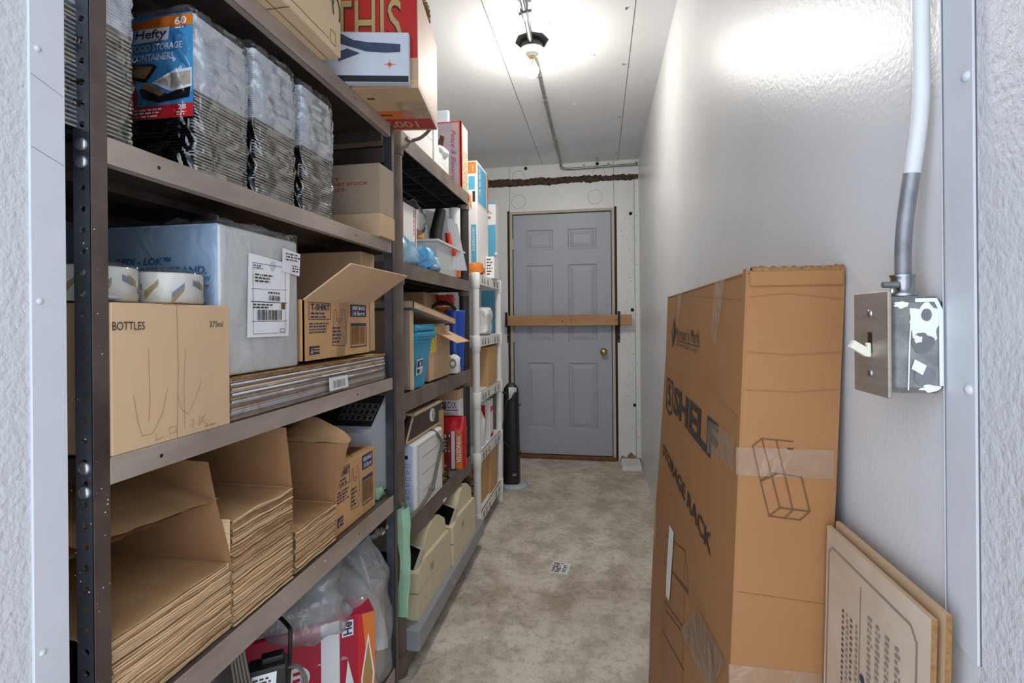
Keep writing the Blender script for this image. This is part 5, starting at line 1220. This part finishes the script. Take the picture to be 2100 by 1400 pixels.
# bottom level: cash drawer and two receipt printers
t = thing('till_base', 'long grey metal cash drawer unit under the two beige printers', 'cash drawer', (-.78, 2.05, .0715))
b = bx(-1.0, -.594, 1.575, 2.515, .0715, .143, 'grey_plastic', c=.003); b.build('body', t)
b = bx(-.5945, -.592, 1.90, 1.99, .085, .125, 'grey_plastic', c=.001); F = FX(b, -.592, 0, 0); F.frame(1.912, .092, 1.936, .118, .002, 'card_pale'); F.rect(1.95, .095, 1.975, .113, 'card_pale'); b.build('lock_plate', t)
t = thing('receipt_printer', 'beige receipt printer with dark window, nearer to the black steel rack', 'receipt printer', (-.80, 1.82, .1435), 'beige receipt printers on the cash drawer')
def prn(P): return [(-1.0, 1.625+y, .1435+z) for y, z in P]
b = MB(); b.prism(prn([(0, 0), (0, .088), (.372, .066), (.372, 0)]), (.385, 0, 0), 'beige_plastic')
b.prism(prn([(.002, .091), (.002, .158), (.040, .172), (.075, .178), (.365, .160), (.372, .148), (.372, .069)]), (.384, 0, 0), 'beige_plastic')
b.prism([(x+.025, y, z) for x, y, z in prn([(.07, .175), (.155, .252), (.20, .262), (.27, .258), (.345, .215), (.36, .160)])], (.345, 0, 0), 'beige_plastic')
F = FX(b, -.616, 1.625, .1435); F.rect(.13, .105, .165, .135, 'beige_grey'); F.rect(.135, .112, .16, .128, 'grey_plastic', 2); F.scribble(.06, .035, .09, .055, 1, 'beige_grey')
b.build('housing', t)
b = MB(); b.M = Matrix.Translation((-.692, 1.655, .300)) @ Matrix.Rotation(math.radians(-16), 4, 'Z') @ Matrix.Rotation(math.radians(-24), 4, 'X') @ Matrix.Rotation(math.radians(9), 4, 'Y')
b.box(-.062, .058, 0, .03, -.01, .088, 'beige_grey', c=.005); b.slab((-.058, -.0008, 0), (.053, -.0008, 0), (.053, -.0008, .083), (-.058, -.0008, .083), .002, 'smoke_window'); b.build('display', t)
b = MB(); b.slab((-.955, 1.632, .306), (-.74, 1.632, .306), (-.74, 1.70, .330), (-.955, 1.70, .330), .003, 'smoke_window'); b.build('paper_slot', t)
dup(t, (-.79, 2.203, .1435), 'beige receipt printer with dark window, farther one near the white shelving unit')
b = MB(); b.blob((-.66, 1.985, .425), (.03, .035, .012), 'white_bag', .4, 30, 14, 2); b.tube([(-.65, 1.96, .43), (-.66, 1.99, .435), (-.64, 2.01, .43)], .003, 'black_rubber', 6); one(b, 'cable_bag', 'small clear bag with a cable lying between the two beige printers', 'plastic bag')
b = MB()
def gbag(u, w):
    y = 1.503+.024*u*(1-.6*w)-.008*w; z = .565-.335*w; return (-.622+.010*noise.noise((y*40, z*10, 1))+.02*math.sin(u*3.1), y+.012*math.sin(w*3.1)+.01*noise.noise((z*12, 1, u)), z+.02*u*(1-w))
b.grid(gbag, 14, 30, 'green_bag'); b.grid(lambda u, w: tuple(V(gbag(u, w))+V((-.016-.006*math.sin(w*9), 0, 0))), 14, 30, 'green_bag')
one(b, 'hanging_bag', 'light green plastic bag hanging beside the near post of the black plastic unit', 'plastic bag')

# ------------------------------------------------------------------ goods on the white unit and beyond it
b = bx(-.80, -.672, 2.74, 3.02, 1.4105, 1.818, 'white_card', c=.002); F = FY(b, 2.74, 0, 0); F.rect(-.708, 1.48, -.678, 1.70, 'sky_card'); F.vscribble(-.70, 1.55, -.686, 1.68, 2, 'white_card', k=2); F.rect(-.735, 1.42, -.722, 1.815, 'pink_card'); F.scribble(-.735, 1.43, -.722, 1.81, 40, 'orange_ink', fill=.4)
one(b, 'tall_box', 'white box with a blue panel standing on top of the white unit', 'box')
b = bx(-.80, -.673, 2.75, 3.035, 1.8185, 2.062, 'white_card', c=.002); F = FY(b, 2.75, 0, 0); F.rect(-.726, 1.99, -.678, 2.055, 'orange'); F.rect(-.722, 1.90, -.686, 1.975, 'sky_card'); F.scribble(-.70, 2.0, -.69, 2.04, 4, 'white_card', k=2); F.rect(-.70, 1.83, -.685, 1.89, 'ink')
F = FX(b, -.673, 0, 0); F.rect(2.765, 1.83, 2.98, 2.045, 'sky_card'); F.rect(3.0, 1.822, 3.033, 2.06, 'orange'); F.vscribble(2.79, 1.88, 2.83, 2.03, 2, 'white_card', k=2)
one(b, 'printed_box', 'white, blue and orange printed box stacked on the white and blue box', 'box')
t = thing('tall_box', 'tall blue box with white top standing between the white unit and the back wall', 'box', (-.72, 3.29, .725))
b = bx(-.782, -.668, 3.235, 3.345, .725, 1.925, 'white_card', c=.002); F = FY(b, 3.235, 0, 0)
F.rect(-.770, .727, -.669, 1.79, 'sky_card'); F.scribble(-.75, 1.862, -.68, 1.885, 2, 'ink_grey'); F.scribble(-.745, 1.825, -.68, 1.85, 1, 'ink_grey', fill=1.); F.disc((-.773, 1.60), .016, 'tray_black', 1.5); F.vscribble(-.756, 1.50, -.744, 1.71, 1, 'white_card', k=2, fill=.6); F.disc((-.750, 1.725), .007, 'white_card', 2); F.disc((-.668, 1.60), .010, 'white_card', 1.5); F.vscribble(-.779, 1.45, -.772, 1.75, 1, 'white_card', k=2)
b.build('body', t)
b = bx(-.778, -.70, 3.236, 3.239, 1.925, 1.945, 'sky_card').box(-.70, -.672, 3.236, 3.239, 1.925, 1.938, 'sky_card'); b.build('flap', t)
one(bx(-.80, -.672, 3.215, 3.345, .0, .724, 'card_grey', c=.002), 'cardboard_carton', 'tall narrow grey-brown carton on the floor under the blue box', 'carton')
b = bx(-.669, -.615, 2.92, 3.05, 1.4105, 1.54, 'white_card', c=.002); F = FY(b, 2.92, 0, 0); F.scribble(-.66, 1.43, -.622, 1.535, 6, 'ink', fill=.6)
one(b, 'flat_box', 'small white box with black print on the white unit top shelf', 'box')
b = MB(); b.pillow((-.665, 2.66, 1.443), (.045, .05, .032), 'orange', .3, 20, .4, 30, 3, flat=1.4105); one(b, 'orange_bag', 'orange crumpled bag on the near end of the white unit top', 'plastic bag')
b = MB(); b.pillow((-.680, 2.87, 1.155), (.048, .085, .080), 'white_bag', .16, 16, .35, 40, 4, flat=1.0755); one(b, 'white_bag', 'puffy white plastic pack on the second shelf of the white unit', 'plastic bag')
one(carton(MB(), -.90, -.642, 2.86, 3.10, .7755, 1.005, 'card_orange'), 'cardboard_carton', 'plain brown carton on the third shelf of the white unit', 'carton')
b = MB(); b.lathe([(.03, .4555), (.034, .46), (.034, .60), (.012, .65), (.012, .672)], (-.68, 2.78, 0), 'white_plastic', 18); one(b, 'spray_bottle', 'white bottle on the fourth shelf of the white unit', 'bottle')
b = bx(-.70, -.642, 2.90, 2.98, .4555, .69, 'white_card', c=.002); F = FY(b, 2.90, 0, 0); F.rect(-.70, .50, -.672, .66, 'label_red'); F = FX(b, -.642, 0, 0); F.rect(2.90, .62, 2.98, .65, 'label_red'); F.rect(2.90, .47, 2.98, .49, 'label_red'); one(b, 'printed_box', 'white and red box on the fourth shelf of the white unit', 'box')
b = bx(-.80, -.66, 2.70, 2.90, .1355, .36, 'card_orange', c=.002); F = FY(b, 2.70, 0, 0)
for i in range(5): F.rect(-.73+.0, .16+.04*i, -.67, .168+.04*i, 'ink_brown')
one(b, 'cardboard_carton', 'printed brown carton at the near end of the white unit bottom shelf', 'carton')
one(carton(MB(), -.80, -.645, 2.91, 3.10, .1355, .385, 'card_orange'), 'cardboard_carton', 'plain orange-brown carton at the far end of the white unit bottom shelf', 'carton')
b = MB(); b.tube([(-.70, 3.19, .70), (-.62, 3.215, .69), (-.60, 3.26, .66), (-.61, 3.22, .60), (-.63, 3.215, .40), (-.60, 3.23, .34)], .005, 'black_rubber', 6)
one(b, 'black_cable', 'black cable hanging at the far end of the white unit', 'cable')
t = thing('tower_heater', 'black tower heater on a round grey base near the grey door', 'tower heater', (-.60, 3.46, 0))
MB().lathe([(.098, 0), (.10, .006), (.098, .018), (.06, .028), (.03, .032)], (-.602, 3.46, 0), 'cool_grey', 32).build('base', t)
b = MB()
def tower(u, w):
    a = 2*math.pi*u; c, s = math.cos(a), math.sin(a); k = 1-.10*w-(.5*max(0, w-.95)/.05)
    return (-.615+.058*k*math.copysign(abs(c)**.6, c), 3.46+.058*k*math.copysign(abs(s)**.6, s), .03+.69*w)
b.grid(tower, 32, 24, 'black_plastic'); b.poly([tower(i/32, 1) for i in range(32)], 'black_plastic')
F = FY(b, 3.402, 0, 0); F.line([(-.60, .10), (-.57, .105)], .004, 'cool_grey'); F.line([(-.60, .092), (-.572, .097)], .003, 'cool_grey')
b.build('body', t)
for z in (.60, .26): MB().tube([(-.66, 3.40, z+.06), (-.62, 3.393, z+.03), (-.565, 3.395, z-.01), (-.548, 3.43, z-.03), (-.56, 3.52, z-.03)], .0035, 'black_rubber', 6).build('cord', t)
b = MB(); b.grid(lambda u, w: (-.62+.055*u, 3.385+.01*math.sin(u*6+w*3), .70-.03*w*3*(1-u*.8)-.02*noise.noise((u*5, w*5, 2))), 12, 10, 'white_paper'); one(b, 'paper_scrap', 'crumpled white paper scrap tucked on the black tower heater', 'paper')

# ------------------------------------------------------------------ light, camera
w = bpy.data.worlds.new('daylight'); sc.world = w; w.use_nodes = True
bg = w.node_tree.nodes['Background']; bg.inputs['Color'].default_value = (*lin((226, 236, 250)), 1); bg.inputs['Strength'].default_value = 1.75
cd = bpy.data.cameras.new('camera'); cam = bpy.data.objects.new('camera', cd); COL.objects.link(cam)
cd.sensor_width = 36; cd.lens = 1030/2100*36; cd.shift_y = (655-700)/2100; cd.clip_start = .02
yaw, roll_ = math.radians(9.91), math.radians(.5)
cam.matrix_world = Matrix.Translation((0, 0, 1.165)) @ Matrix.Rotation(yaw, 4, 'Z') @ Matrix.Rotation(math.pi/2, 4, 'X') @ Matrix.Rotation(-roll_, 4, 'Z')
sc.camera = cam
vs = sc.view_settings; vs.view_transform = 'Standard'; vs.look = 'None'; vs.gamma = 1; vs.use_curve_mapping = False; vs.exposure = 0.58
sc.cycles.max_bounces = 12; sc.cycles.transparent_max_bounces = 24; sc.cycles.diffuse_bounces = 6
sc.cycles.sample_clamp_indirect = 8
for o in bpy.data.objects:
    if '_o' in o: del o['_o']
